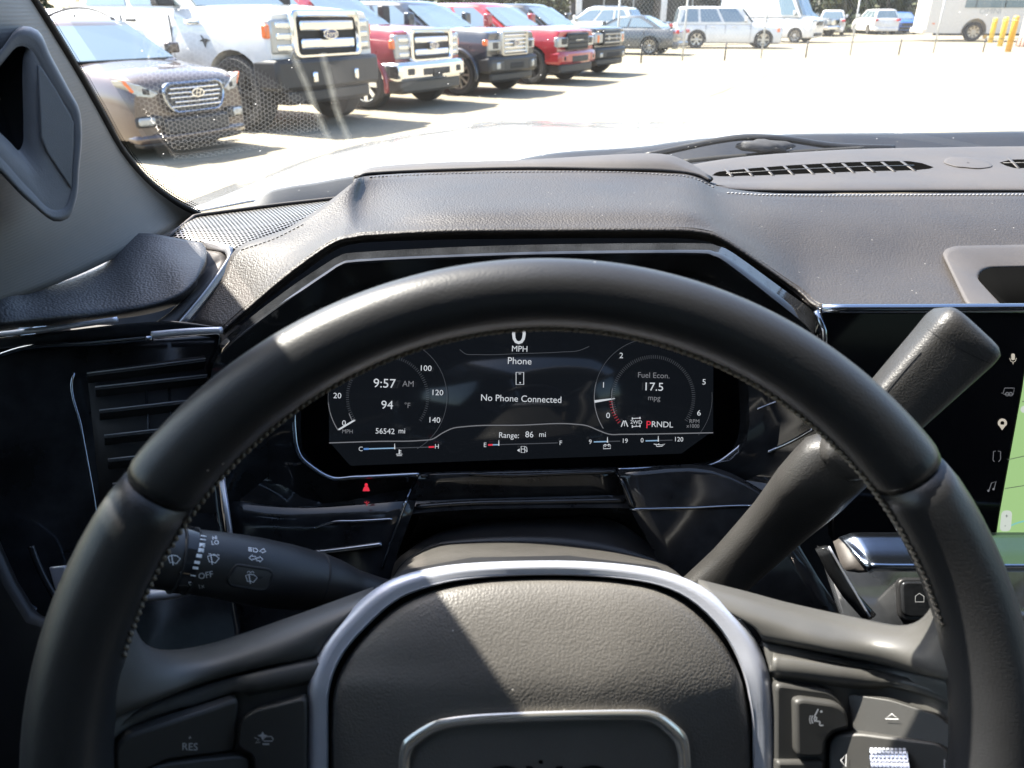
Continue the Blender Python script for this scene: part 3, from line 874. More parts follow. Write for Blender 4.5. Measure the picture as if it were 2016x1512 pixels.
# lower steps of the housing
def strip(name, L, mt, ra, rb=None, n=8, k=30, fn=QD):
    P = cr([fn(*p) for p in L], k) if len(L) > 2 else np.array([fn(*p) for p in L])
    V, f = sweep(P, ra, rb or ra, n)
    return mk(name, V, f, mt, lp)
panels = [
 ('knee_panel', [[(440, 985, .556), (600, 1000, .560), (820, 985, .562)], [(450, 1180, .562), (600, 1190, .566), (760, 1180, .568)], [(440, 1420, .57), (600, 1420, .57), (760, 1420, .57)]]),
 ('column_panel', [[(826, 936, .560), (1000, 930, .562), (1212, 926, .562)], [(800, 1000, .575), (1020, 992, .575), (1236, 985, .575)], [(775, 1100, .615), (1020, 1085, .625), (1300, 1080, .625)], [(740, 1250, .63), (1020, 1250, .64), (1350, 1250, .64)]]),
 ('column_panel', [[(1216, 926, .560), (1400, 918, .560), (1560, 1000, .555)], [(1240, 1000, .556), (1400, 1000, .556), (1540, 1010, .552)], [(1300, 1120, .558), (1450, 1140, .556), (1640, 1180, .552)], [(1340, 1300, .56), (1500, 1300, .56), (1760, 1320, .56)]]),
]
for nm, rows in panels:
    sheet(nm, [qd(r) for r in rows], M['piano'], lp, 4, 4, .004)
PN = Surf(*[o for o in lp.children if o.name.split('.')[0] in ('knee_panel', 'column_panel', 'display_housing')])
def pstrip(name, L, mt, ra):
    L2 = cr([p[:2] for p in L], 40) if len(L) > 2 else lin([p[:2] for p in L], 12)
    V, f = sweep(np.array([PN.at(x, y, ra * .5) for x, y in L2]), ra, n=8)
    return mk(name, V, f, mt, lp)
pstrip('trim_line', [(822, 937, .552), (800, 985, .540), (780, 1040, .53), (752, 1118, .52)], M['darkchrome'], .0012)
pstrip('trim_line', [(822, 938, .550), (850, 934, .548), (1000, 936, .546), (1180, 930, .546), (1212, 930, .546), (1232, 965, .543), (1246, 1000, .54)], M['piano'], .0016)
pstrip('trim_line', [(820, 998, .530), (900, 992, .529), (1060, 988, .528), (1230, 985, .528)], M['piano'], .0022)
pstrip('trim_line', [(618, 1040, .544), (655, 1028, .546), (700, 1026, .546), (772, 1022, .546)], M['darkchrome'], .0013)
pstrip('trim_line', [(560, 1094, .535), (660, 1084, .535), (752, 1072, .535)], M['darkchrome'], .0024)
pstrip('trim_line', [(1236, 1003, .531), (1360, 1000, .531), (1480, 996, .531), (1524, 998, .53), (1500, 982, .53)], M['darkchrome'], .0012)
pstrip('trim_line', [(1512, 890, .535), (1560, 868, .533), (1600, 845, .53)], M['darkchrome'], .0013)
pstrip('trim_line', [(1490, 806, .54), (1530, 790, .538)], M['darkchrome'], .0009)
plate('side_shelf', [(440, 940), (458, 1070), (452, 1076), (432, 950)], Plane(QD(445, 1000, .512), -FWD), -FWD, .003, M['silver'], lp)
M['fin_highlight'] = mat('fin_highlight', (.34, .34, .35), .35)  # pale grey painted in for the highlight along louver edges
M['gloss_fin'] = mat('satin_fin', (.030, .030, .032), .25, coat=.3)
# left vent panel
VP0 = Plane(QD(230, 850, .525), -FWD + np.array([.22, 0, .08]))
VN = VP0.N
plate('vent_panel', [(-260, 730), (-40, 706), (0, 697), (60, 686), (200, 672), (434, 655), (428, 690), (408, 735), (412, 820), (432, 1000), (470, 1240), (470, 1600), (-260, 1600)], VP0, VN, .012, M['piano'], lp, -.004, .003, 3)
strip('trim_line', [(-60, 664, .512), (0, 658, .514), (100, 647, .516), (231, 629, .52)], M['silver'], .0020)
sheet('upper_step', [qd([(-120, 672, .51), (0, 664, .512), (120, 652, .515), (240, 638, .518), (330, 632, .52), (380, 636, .521), (436, 645, .522)]), qd([(-120, 700, .512), (0, 690, .514), (120, 676, .517), (240, 666, .52), (330, 658, .521), (380, 655, .522), (436, 651, .523)]), qd([(-120, 725, .530), (0, 700, .532), (120, 684, .533), (240, 674, .534), (330, 664, .535), (380, 660, .536), (436, 655, .536)])], M['piano'], lp, 4, 4, .003)
strip('trim_line', [(300, 659, .512), (370, 653, .512), (437, 650, .512)], M['silver'], .0024)
strip('trim_line', [(-80, 716, .508), (0, 700, .511), (30, 690, .512), (190, 676, .515), (300, 666, .517)], M['darkchrome'], .0020)
plate('vent_mouth', [(172, 742), (190, 728), (402, 700), (408, 740), (402, 800), (408, 900), (425, 1010), (200, 1010)], VP0, VN, .02, M['dark'], lp, -.0036)
strip('vent_rim', [(147, 734, .517), (144, 742, .517), (160, 840, .516), (186, 985, .515), (205, 1120, .513)], M['darkchrome'], .0009)
for k, (xa, ya, xb, yb) in enumerate([(172, 735, 405, 706), (188, 762, 408, 738), (196, 808, 408, 784), (206, 857, 410, 834), (213, 904, 415, 882), (222, 952, 420, 930)]):
    A, B = VP0.at(xa, ya, .002), VP0.at(xb, yb, .002)
    dn = (VP0.at(xa, ya + 26, -.010) - A)
    V, f = prism([A, B, B + dn, A + dn], np.cross(B - A, dn) / np.linalg.norm(np.cross(B - A, dn)), .0022)
    V2, f2 = sweep([A + VN * .0004, B + VN * .0004], .0005, n=6)
    mk('louver_highlight', V2, f2, M['fin_highlight'], lp)  # thin pale strip, a painted glint on the louver's front edge
    fixn(mk('louver', V, f, M['gloss_fin'], lp, smooth=False, mods=[BEV(.0008, 3)]))
for xa, ya, xb, yb in ((290, 765, 300, 950), (335, 760, 345, 940)):
    V, f = sweep([VP0.at(xa, ya, -.006), VP0.at(xb, yb, -.006)], .0012, .004, 6)
    mk('vane', V, f, M['piano'], lp)
# lower left chrome pieces
plate('corner_trim', [(95, 1117), (128, 1114), (135, 1165), (108, 1162)], Plane(QD(115, 1140, .50), -FWD), -FWD, .003, M['silver'], lp, 0, .001)
strip('trim_line', [(62, 1075, .50), (75, 1110, .50), (100, 1160, .50), (112, 1180, .50)], M['piano'], .0022)
strip('trim_line', [(-40, 1060, .47), (0, 1100, .47), (28, 1160, .472), (58, 1198, .475), (70, 1204, .476)], M['darkchrome'], .0028)
strip('trim_line', [(280, 1172, .505), (330, 1168, .505), (400, 1152, .505)], M['silver'], .0042)
plate('door_panel', [(-300, 1000), (-20, 1060), (20, 1150), (60, 1215), (120, 1235), (130, 1700), (-300, 1700)], Plane(QD(0, 1300, .46), -FWD), -FWD, .01, M['black'], lp, 0, .004)

# ---------------- instrument cluster
clu = root('instrument_cluster', 'lit digital instrument cluster showing 9:57 AM and No Phone Connected', 'instrument cluster', tuple(QD(1025, 770, .573)))
CP = Plane(QD(1025, 770, .573), -FWD + RGT * .03)
scr = plate('screen', [(646, 620), (1405, 592), (1404, 848), (1342, 893), (1000, 905), (690, 917), (648, 870)], CP, CP.N, .004, M['lcd'], clu, 0)
plate('screen_surround', [(570, 640), (620, 600), (1380, 560), (1480, 620), (1490, 880), (1410, 930), (640, 955), (570, 900)], CP, CP.N, .004, M['glass_black'], clu, -.0045)
def edge(L, w, mt, nm='bezel_edge', off=.006):
    V, f = sweep(cr([CP.at(x, y, off) for x, y in L], 60), w, n=10)
    return mk(nm, V, f, mt, clu)
edge([(578, 812), (580, 850), (585, 884), (590, 896), (615, 920), (640, 936), (652, 941), (700, 940), (826, 934)], .0022, M['darkchrome'])
edge([(1216, 925), (1300, 921), (1396, 917), (1408, 913), (1440, 892), (1462, 872), (1468, 862), (1471, 800), (1472, 750)], .0018, M['darkchrome'])
edge([(826, 934), (1000, 930), (1216, 925)], .0014, M['piano'])
A_ = R(1.7)
def cd(name, shapes, mt, off=.0006): return decal(name, shapes, CP, M[mt], clu, off)
T = pr_text
cd('speed_readout', [T('0', 1021, 677, 40, A_, sx=1.05)], 'lit_white')
cd('speed_unit', [T('MPH', 1023, 692, 11, A_)], 'lit_white')
cd('page_title', [T('Phone', 1023, 717, 13, A_)], 'lit_white')
cd('phone_icon', [pr_line([(1016, 733), (1031, 733), (1031, 757), (1016, 757)], 1.5, True), pr_line([(1021, 736), (1026, 736)], 1.2), pr_disc(1024, 753.5, 1.5)], 'lit_white')
cd('phone_message', [T('No Phone Connected', 1026, 791, 12.5, A_, sx=.98)], 'lit_white')
cd('range_readout', [T('Range:', 1002, 862, 10.5, A_), T('mi', 1068, 860, 10, A_)], 'lit_white')
cd('range_value', [T('86', 1042, 861, 11.5, A_)], 'lit_white')
cd('time_readout', [T('9:57', 757, 763, 17, A_, sx=1.05)], 'lit_white')
cd('time_suffix', [T('AM', 803, 761, 11, A_)], 'lit_grey')
cd('temperature_readout', [T('94', 762, 805, 16, A_, sx=1.05)], 'lit_white')
cd('temperature_unit', [T('°F', 802, 803, 10, A_)], 'lit_grey')
cd('odometer', [T('56542', 758, 854, 10.5, A_, sx=1.0), T('mi', 791, 853, 10, A_)], 'lit_white')
for s, x, y in (('20', 664, 784), ('100', 839, 730), ('120', 862, 778), ('140', 856, 832), ('0', 677, 838), ('2', 1223, 705), ('1', 1188, 763), ('0', 1197, 823), ('5', 1386, 757), ('6', 1376, 818)):
    cd('dial_number', [T(s, x, y, 10.5, A_, sx=1.08)], 'lit_white')
cd('dial_unit', [T('MPH', 684, 853, 7.5, A_)], 'lit_grey')
cd('dial_unit', [T('RPM', 1367, 833, 7.5, A_), T('x1000', 1364, 842, 7, A_)], 'lit_grey')
# speed dial: ring, ticks, needle
def ticks(cx, cy, r0, r1, a0, a1, n, w=1.0):
    return [pr_line([(cx + r0 * math.cos(a), cy - r0 * math.sin(a)), (cx + r1 * math.cos(a), cy - r1 * math.sin(a))], w) for a in np.radians(np.linspace(a0, a1, n))]
cd('dial_ring', [pr_arc(763, 782, 117, -60, 60, 1.0)], 'lit_dim')
cd('dial_ring', [pr_arc(763, 782, 117, 120, 195, 1.0)], 'lit_dim')
cd('dial_ring', [pr_arc(763, 782, 117, 185, 214, 1.6)], 'lit_grey')
cd('dial_mark', [pr_line([(687, 814), (693, 828)], 1.5)], 'lit_grey')
cd('dial_ticks', ticks(763, 782, 76, 82, -35, 215, 80), 'lit_dim')
cd('needle', [pr_poly([(665, 845), (668, 847), (700, 828), (697, 826)])], 'lit_white')
cd('dial_ring', [pr_arc(1286, 782, 116, 60, 178, 1.0)], 'lit_dim')
cd('dial_ring', [pr_arc(1286, 782, 116, -40, 5, .8)], 'lit_dim')
cd('dial_ring', [pr_arc(1286, 782, 116, 165, 212, 1.5)], 'lit_grey')
cd('dial_ring', [pr_arc(1286, 782, 82, 168, 205, 1.2)], 'lit_grey')
cd('dial_ticks', ticks(1286, 782, 76, 83, -35, 200, 80), 'lit_dim')
cd('red_zone', ticks(1286, 782, 80, 87, 186, 216, 9, 1.6), 'lit_dred')
cd('needle', [pr_poly([(1170, 788), (1171, 793), (1211, 785.5), (1210, 783.5)])], 'lit_white')
cd('fuel_economy_title', [T('Fuel Econ.', 1287, 744, 10.5, A_)], 'lit_grey')
cd('fuel_economy', [T('17.5', 1288, 769, 15.5, A_, sx=1.05)], 'lit_white')
cd('fuel_economy_unit', [T('mpg', 1288, 788, 10, A_)], 'lit_grey')
cd('gear_readout', [T('RNDL', 1304, 841, 11, A_, sx=1.02)], 'lit_white')
cd('gear_selected', [T('P', 1277, 843, 14, A_)], 'lit_red')
cd('lane_icon', [pr_line([(1223, 840), (1228, 828)], 2), pr_line([(1236, 840), (1231, 828)], 2), pr_line([(1229.5, 839), (1229.5, 829)], 1.2)], 'lit_white')
cd('drive_mode_icon', [T('2WD', 1252.5, 834.5, 7, A_), pr_line([(1244, 824), (1261, 823)], 1.3), pr_line([(1244, 840), (1261, 839)], 1.3), pr_line([(1245, 837), (1245, 842)], 2.2), pr_line([(1260, 836), (1260, 841)], 2.2), pr_line([(1245, 822), (1245, 826)], 2.2), pr_line([(1260, 821), (1260, 825)], 2.2), pr_line([(1252.5, 836), (1252.5, 840)], 1.2)], 'lit_white')
cd('divider_line', [pr_line(cr([(648, 872), (740, 869), (830, 867), (850, 865), (872, 852), (892, 843), (915, 840), (1025, 837), (1130, 835), (1155, 838), (1180, 848), (1200, 855), (1225, 855), (1404, 852)], 120), 2.0)], 'lit_grey')
cd('page_line', [pr_line(cr([(905, 688), (915, 696), (940, 698), (1025, 696), (1105, 693), (1140, 690), (1160, 682)], 60), 1.2)], 'lit_dim')
def gauge(nm, x0, x1, y, xf, lbl, red=(), blue=(), s=-.03):
    yy = lambda x: y + (x - x0) * s
    cd(nm, [pr_line([(x0, yy(x0)), (x1, yy(x1))], 1.8)], 'lit_dim')
    cd('gauge_bar', [pr_line([(x0, yy(x0)), (xf, yy(xf))], 2.2)], 'lit_lblue', .0008)
    cd('gauge_pointer', [pr_poly([(xf - 1.3, yy(xf) + 2), (xf + 1.3, yy(xf) + 2), (xf + .4, yy(xf) - 9), (xf - .4, yy(xf) - 9)])], 'lit_white', .0012)
    for a, b in red: cd('gauge_end', [pr_line([(a, yy(a)), (b, yy(b))], 3.2)], 'lit_red', .0010)
    for a, b in blue: cd('gauge_end', [pr_line([(a, yy(a)), (b, yy(b))], 3.6)], 'lit_blue', .0010)
    for t, x, yb in lbl: cd('gauge_label', [T(t, x, yb, 8.5, A_)], 'lit_white')
gauge('temperature_gauge', 716, 856, 884, 777, (('C', 710, 888), ('H', 860, 883)), red=[(844, 855)], blue=[(716, 726)])
cd('coolant_icon', [pr_line([(786, 885), (786, 894)], 2), pr_line([(786, 887), (790, 887)], 1.2), pr_line([(786, 890), (790, 890)], 1.2), pr_line([(780, 894), (792, 894)], 1.4), pr_line([(781, 897), (791, 897)], 1.2)], 'lit_white')
gauge('fuel_gauge', 961, 1098, 876, 982, (('E', 955, 880), ('F', 1104, 876)), red=[(961, 970)])
cd('fuel_icon', [pr_line([(1026, 879), (1033, 879), (1033, 891), (1026, 891)], 1.3, True), pr_line([(1026, 884), (1033, 884)], 1.1), pr_line([(1033, 885), (1036, 887), (1036, 890), (1038, 889), (1037, 881), (1034, 879)], 1.1), pr_poly([(1018, 886.5), (1023, 883), (1023, 890)])], 'lit_white')
gauge('battery_gauge', 1169, 1221, 870, 1196, (('9', 1162, 874), ('19', 1231, 872)))
cd('battery_icon', [pr_line([(1188, 876.5), (1202, 876), (1202, 883), (1188, 883.5)], 1.3, True), pr_line([(1190, 875.5), (1193, 875.5)], 2), pr_line([(1197, 875), (1200, 875)], 2), pr_line([(1190, 879), (1193, 879)], 1), pr_line([(1197, 878.5), (1200, 878.5)], 1)], 'lit_white')
gauge('oil_gauge', 1271, 1324, 868, 1296, (('0', 1264, 871), ('120', 1337, 869)))
cd('oil_icon', [pr_line([(1291, 874), (1293, 879), (1303, 878.5), (1309, 874), (1302, 876), (1293, 875)], 1.3, True), pr_line([(1287, 874), (1291, 875)], 1.3), pr_line([(1297, 875), (1297, 873)], 1.5)], 'lit_white')
# seat-belt telltale below the screen, its reflection painted as a dim glowing decal
KP = Surf(bpy.data.objects['knee_panel'])
TP = Plane(QD(721, 962, .556), -FWD)
decal('belt_warning', [pr_poly([(714, 967), (716, 960), (719, 957), (723, 957), (726, 960), (728, 967)]), pr_disc(721, 954.5, 3.4)], TP, M['lit_red'], clu)
decal('belt_warning_reflection', [pr_line([(717, 988), (723, 992), (727, 988)], 2), pr_line([(722, 986), (722, 996)], 2)], TP, M['lit_dred'], clu)

# ---------------- centre screen
ts = root('touchscreen', 'glossy black touchscreen with a lit green map at the right edge', 'touchscreen', tuple(QY(1900, 800, .46)))
SN = np.array([-.10, -math.cos(R(12)), math.sin(R(12))])
SP = Plane(QY(1800, 609, .463), SN)
plate('glass_panel', [(1612, 607), (2500, 603), (2500, 1068), (1640, 1068), (1626, 760), (1622, 650)], SP, SP.N, .012, M['glass_black'], ts, 0, .0012)
V, f = sweep([SP.at(x, y, .0) for x, y in lin([(1618, 608), (1800, 608), (2500, 604)], 20)], .0032, n=10)
mk('top_edge', V, f, M['darkchrome'], ts)
V, f = sweep([SP.at(x, y, .002) for x, y in ((1606, 612), (1622, 650), (1626, 700))], .002, n=8)
mk('side_edge', V, f, M['darkchrome'], ts)
def sd(name, shapes, mt, off=.0006): return decal(name, shapes, SP, M[mt], ts, off)
sd('map', [pr_poly([(2030, 650), (2500, 650), (2500, 1051), (1962, 1050), (1968, 1010), (1990, 890), (2012, 770)])], 'map_green')
sd('map_road', [pr_line([(1984, 905), (2016, 898), (2100, 880)], 1.5), pr_line([(1978, 962), (2016, 956), (2100, 948)], 1.5), pr_line([(2012, 790), (2060, 800)], 1.5)], 'map_road', .001)
sd('map_river', [pr_line(cr([(1975, 1044), (1996, 1032), (2016, 1026), (2080, 1020)], 14), 3)], 'map_river', .001)
sd('zoom_button', [pr_poly(rounded([(1972, 1005), (1993, 1005), (1990, 1046), (1968, 1046)], 9, 5))], 'map_pale', .0012)
sd('zoom_sign', [T('+', 1982, 1020, 8), T('-', 1979, 1038, 8)], 'map_ink', .0016)
sd('map_badge', [pr_disc(2016, 806, 7)], 'map_pale', .0012)
sd('microphone_icon', [pr_poly(rounded([(1991, 696), (1998, 696), (1998, 709), (1991, 709)], 3.4, 4)), pr_line([(1988, 705), (1990, 711), (1994.5, 713), (1999, 711), (2001, 705)], 1.2), pr_line([(1994.5, 713), (1994.5, 717)], 1.3)], 'icon')
sd('trailer_icon', [pr_line([(1972, 774), (1975, 774), (1978, 764), (1997, 764), (1995, 776), (1976, 776)], 1.2), pr_arc(1983, 776, 3.5, 0, 360, 1.2), pr_arc(1990, 776, 3.5, 0, 360, 1.2)], 'lit_grey')
sd('place_icon', [pr_arc(1973.5, 833, 6.5, -35, 215, 5), pr_poly([(1965.5, 836), (1981.5, 836), (1973, 847)])], 'icon')
sd('phone_icon', [pr_line([(1960, 888), (1956, 889), (1955, 906), (1958, 909)], 1.2), pr_line([(1965, 888), (1970, 889), (1970, 904), (1966, 909)], 1.2)], 'lit_grey')
sd('music_icon', [pr_line([(1947, 966), (1952, 951), (1961, 948), (1957, 963)], 1.3), pr_disc(1946, 966, 2.2), pr_disc(1956, 963, 2.2)], 'lit_grey')
# trim below the screen
ct = root('centre_stack', 'silver trim bar and gloss black home button under the touchscreen', 'centre stack', tuple(QD(1780, 1150, .50)))
bar = [qd([(1650, 1058, .50), (1668, 1052, .497), (1690, 1048, .495), (1800, 1048, .495), (2100, 1048, .495), (2500, 1048, .495)]),
       qd([(1682, 1088, .483), (1700, 1090, .482), (1716, 1092, .48), (1800, 1092, .48), (2100, 1092, .48), (2500, 1092, .48)]),
       qd([(1705, 1120, .475), (1714, 1116, .472), (1726, 1113, .470), (1800, 1114, .47), (2100, 1114, .47), (2500, 1114, .47)]),
       qd([(1712, 1130, .48), (1718, 1127, .478), (1728, 1124, .476), (1800, 1125, .476), (2100, 1125, .476), (2500, 1125, .476)])]
sheet('trim_bar', bar, mat('blue_silver', (.30, .35, .43), .22, 1.0), ct, 4, 3, .003)
sheet('bar_end', [qd([(1640, 1066, .50), (1668, 1052, .499)]), qd([(1660, 1118, .485), (1690, 1088, .484)]), qd([(1690, 1128, .482), (1714, 1126, .479)])], M['soft'], ct, 4, 2, .003)
CPn = Plane(QD(1800, 1180, .51), -FWD)
plate('stack_face', [(1620, 1080), (1680, 1126), (2500, 1126), (2500, 1600), (1790, 1600)], CPn, CPn.N, .01, M['piano'], ct, -.004)
plate('button_bezel', rounded([(1768, 1140), (1900, 1140), (1900, 1222), (1772, 1222)], 16), CPn, CPn.N, .005, M['black'], ct, .0, .001)
plate('home_button', rounded([(1775, 1146), (1900, 1146), (1900, 1215), (1779, 1215)], 14), CPn, CPn.N, .004, M['piano'], ct, .0025, .0012)
decal('home_icon', [pr_line([(1802, 1185), (1802, 1174), (1810, 1168), (1819, 1174), (1819, 1185)], 1.5, True)], CPn, M['print_dim'], ct, .003)
V, f = sweep([QD(x, y, .495) for x, y in lin([(1618, 1078), (1640, 1122), (1672, 1170), (1712, 1215)], 12)], .003, .005, 8)
mk('side_trim', V, f, M['piano'], ct)
V, f = sweep([QD(x, y, .490) for x, y in lin([(1632, 1076), (1658, 1122), (1712, 1214)], 12)], .0007, n=6)
mk('side_line', V, f, M['silver'], ct)

# ---------------- cowl and wipers outside the glass
cw = root('cowl', 'black wiper cowl at the foot of the windshield', 'cowl', (.4, 1.02, 1.36))
def out(px, py, k=1.035): 
    p = ws_hit(px, py); return CAM + (p - CAM) * k
CA = [(985, 322), (1060, 306), (1120, 298), (1250, 290), (1330, 279), (1420, 270), (1560, 264), (1700, 262), (1850, 261), (2016, 258), (2300, 256)]
rows = [[QY(x, y, 1.10) for x, y in CA], [QY(x, y + 2, 1.08) for x, y in CA], [QY(x, y + 14, 1.06) for x, y in CA], [QY(x, y + 90, .97) for x, y in CA]]
sheet('cowl_panel', rows, M['black'], cw, 2, 3, .01)
CB = [(470, 425), (520, 384), (556, 372), (620, 362), (690, 350), (760, 345), (800, 350)]
rows = [[QY(x, y, .86 + .0006 * (x - 470)) for x, y in CB], [QY(x, y + 3, .845 + .0006 * (x - 470)) for x, y in CB], [QY(x, y + 75, .80 + .0006 * (x - 470)) for x, y in CB]]
sheet('cowl_end', rows, plastic('faded_cowl', (.045, .047, .050), .6), cw, 2, 4, .01)
wp_ = root('windshield_wiper', 'black windshield wiper lying across the cowl with a lumpy pivot', 'wiper', tuple(QY(1500, 285, 1.0)))
V, f = sweep(cr([QY(x, y, 1.0) for x, y in ((1270, 307), (1340, 292), (1400, 279), (1470, 270), (1530, 272), (1640, 287), (1760, 292))], 40), np.interp(np.linspace(0, 1, 40), [0, .3, .55, 1], [.002, .006, .008, .004]), .004, 10)
mk('wiper_arm', V, f, M['black'], wp_)
V, f = sweep(cr([QY(x, y, .985) for x, y in ((1345, 318), (1400, 312), (1480, 306), (1580, 299), (1700, 292))], 30), .0035, .0028, 8)
mk('wiper_blade', V, f, M['gasket'], wp_)
bm = bmesh.new(); bmesh.ops.create_icosphere(bm, subdivisions=3, radius=1)
pc = QY(1503, 288, .99)
for v in bm.verts:
    n_ = v.co.copy()
    k = 1 + .22 * math.sin(5 * n_.x + 2 * n_.z) * math.cos(4 * n_.y + 3 * n_.x)
    v.co = Vector((n_.x * .034 * k, n_.y * .014 * k, n_.z * .0075 * k)) + Vector(pc)
mk('wiper_pivot', [v.co[:] for v in bm.verts], [[v.index for v in f_.verts] for f_ in bm.faces], plastic('crumbly_rubber', (.035, .036, .04), .7, 120, 1.0), wp_)
bm.free()
hd = root('truck_hood', 'long white hood of the truck ahead of the windshield', 'hood', (.4, 1.6, 1.25))
hx = np.linspace(-.52, 1.32, 12)
def hz(x, y): return 1.352 - .052 * (y - 1.0) - .035 * ((y - 1.0) / 1.4) ** 4 - .06 * ((x - .4) / .92) ** 4 + .012 * math.exp(-((abs(x - .4) - .45) / .12) ** 2)
rows = [[(.4 + (x - .4) * (1 - .05 * t), 1.02 + 1.28 * t - .12 * ((x - .4) / .92) ** 2 * t, hz(x, 1.02 + 1.28 * t)) for x in hx] for t in np.linspace(0, 1, 10)]
rows.append([(x, y + .03, z - .10) for x, y, z in rows[-1]])
o = loft('hood_panel', rows, M['p_white'], hd, 2, 2, .004)
# ================================================================== steering wheel
WC = np.array([.0137, .199, 1.29]); RK, YW = .4071, .0677
WN = np.array([math.sin(YW) * math.cos(RK), -math.cos(YW) * math.cos(RK), math.sin(RK)])
WE1 = np.array([math.cos(YW), math.sin(YW), 0]); WE2 = np.cross(WN, WE1)
WP = Plane(WC, WN)
def wq(px, py, h=0.0):
    p = WP.at(px, py) - WC
    rho = math.hypot(p @ WE1, p @ WE2)
    t = min(max((.172 - rho) / .034, 0), 1)
    t = t * t * (3 - 2 * t)
    return WP.at(px, py, h - (.029 + .013 * min(max((1345 - py) / 220, 0), 1)) * t)
class Dish:
    N = WN
    def at(s, px, py, off=0.0): return wq(px, py, off - .0015)
def wang(px, py):
    p = WP.at(px, py) - WC
    return math.atan2(p @ WE2, p @ WE1)
def wpt(a, r, h=0.0): return WC + (WE1 * math.cos(a) + WE2 * math.sin(a)) * r + WN * h
sw = root('steering_wheel', 'black leather steering wheel with silver hub trim and thumb buttons', 'steering wheel', tuple(WC))
RW, RT = .1784, .0147
def rt(a): return RT * (1 - .12 * max(0, math.sin(a)) ** 3)
def rc(a): return RW + RT - rt(a)
def rim_arc(name, a0, a1, n, mt, r=RT, ends=True):
    P = np.array([wpt(a, rc(a)) for a in np.linspace(a0, a1, n)])
    k = np.array([rt(a) for a in np.linspace(a0, a1, n)])
    if ends:
        for i, s in ((0, .93), (1, .99), (-1, .93), (-2, .99)): k[i] = k[i] * s
    V, f = sweep(P, k * 1.0, k * 1.06, 28, 2.15, ref=WN)
    return mk(name, V, f, mt, sw)
aL, aR = wang(305, 955), wang(1795, 925)
if aL < 0: aL += 2 * math.pi
g = .0035
rim_t = rim_arc('rim_leather', aR + g, aL - g, 90, M['rim'])
rim_b = rim_arc('rim_leather', aL + g, aR + 2 * math.pi - g, 90, M['rim'])
V, f = sweep([wpt(a, rc(a)) for a in np.linspace(0, 2 * math.pi, 120, endpoint=False)], RT * .86, n=16, closed=True, ref=WN)
mk('rim_core', V, f, M['gasket'], sw)
# seam stitches along the inside of the rim
sh = []
thr = mat('brown_thread', (.17, .14, .105), .8)
def inner(a, b=.0): 
    c = wpt(a, rc(a)); rad = (c - WC); rad /= np.linalg.norm(rad)
    ph = R(176) 
    return c + rad * math.cos(ph) * (rt(a) * 1.03) + WN * math.sin(ph) * rt(a)
for a in np.linspace(aR - .35, aL + .35, 150):
    j = rng.normal(0, .0003)
    A, B = inner(a), inner(a + .011)
    sh.append(sweep([A + WN * (.0012 + j), (A + B) / 2 - WN * .0 , B - WN * (.0012 - j)], .0009, n=5))
V, f = join(sh)
tag(mk('rim_stitching', V, f, thr, sw), kind='stuff')
# spokes
def wr(L): return [wq(*p) for p in L]
lw = [wr([(235, 1110, -.020), (258, 1215, -.020), (300, 1275, -.024), (400, 1270, -.030), (560, 1218, -.030), (735, 1155, -.030)]),
      wr([(225, 1130, -.006), (244, 1240, -.006), (298, 1292, -.008), (400, 1286, -.012), (560, 1234, -.014), (730, 1170, -.016)]),
      wr([(200, 1170, .004), (222, 1280, .004), (290, 1322, .000), (400, 1306, -.004), (560, 1256, -.007), (710, 1196, -.010)]),
      wr([(165, 1250, .010), (190, 1345, .008), (270, 1366, .003), (400, 1328, -.002), (560, 1280, -.005), (650, 1250, -.008)]),
      wr([(130, 1330, .008), (160, 1420, .006), (250, 1396, .001), (400, 1342, -.004), (520, 1310, -.006), (630, 1288, -.009)]),
      wr([(125, 1345, -.004), (162, 1432, -.006), (255, 1402, -.010), (402, 1347, -.012), (520, 1316, -.013), (630, 1294, -.014)])]
sheet('spoke', lw, M['spoke'], sw, 4, 5, .003)
lpn = [wr([(162, 1432, -.011), (255, 1400, -.010), (402, 1345, -.010), (520, 1314, -.010), (640, 1290, -.012)]),
       wr([(160, 1446, -.009), (255, 1412, -.0085), (402, 1357, -.0085), (520, 1326, -.009), (640, 1302, -.0115)]),
       wr([(175, 1500, -.008), (255, 1432, -.0075), (405, 1378, -.0075), (520, 1350, -.008), (640, 1328, -.011)]),
       wr([(180, 1600, -.008), (245, 1460, -.009), (415, 1388, -.009), (520, 1362, -.0095), (640, 1338, -.012)]),
       wr([(190, 1800, -.008), (240, 1800, -.010), (420, 1800, -.010), (520, 1800, -.010), (640, 1800, -.012)])]
sheet('spoke_panel', lpn, M['spoke'], sw, 4, 4, .003)
WB = lambda h: Plane(WC + WN * h, WN)
P5 = Dish()
plate('button', rounded([(226, 1520), (226, 1472), (250, 1450), (430, 1392), (470, 1376), (466, 1478), (440, 1484), (330, 1496), (262, 1530)], 14), P5, WN, .006, M['button'], sw, -.0025, .0014)
plate('button', rounded([(466, 1470), (472, 1420), (498, 1400), (602, 1374), (602, 1620), (500, 1620), (500, 1490)], 14), P5, WN, .006, M['button'], sw, -.0022, .0014)
plate('button', rounded([(240, 1530), (330, 1503), (470, 1488), (492, 1494), (492, 1640), (240, 1640)], 14), P5, WN, .006, M['button'], sw, -.0020, .0014)
def btns(): return Surf(*[o for o in sw.children if o.name.split('.')[0] in ('button', 'thumb_pad')])
BS = btns()
decal('button_print', [pr_text('RES', 374, 1477, 14, .03), pr_text('+', 374, 1457, 9)], BS, M['print_dim'], sw, .0004)
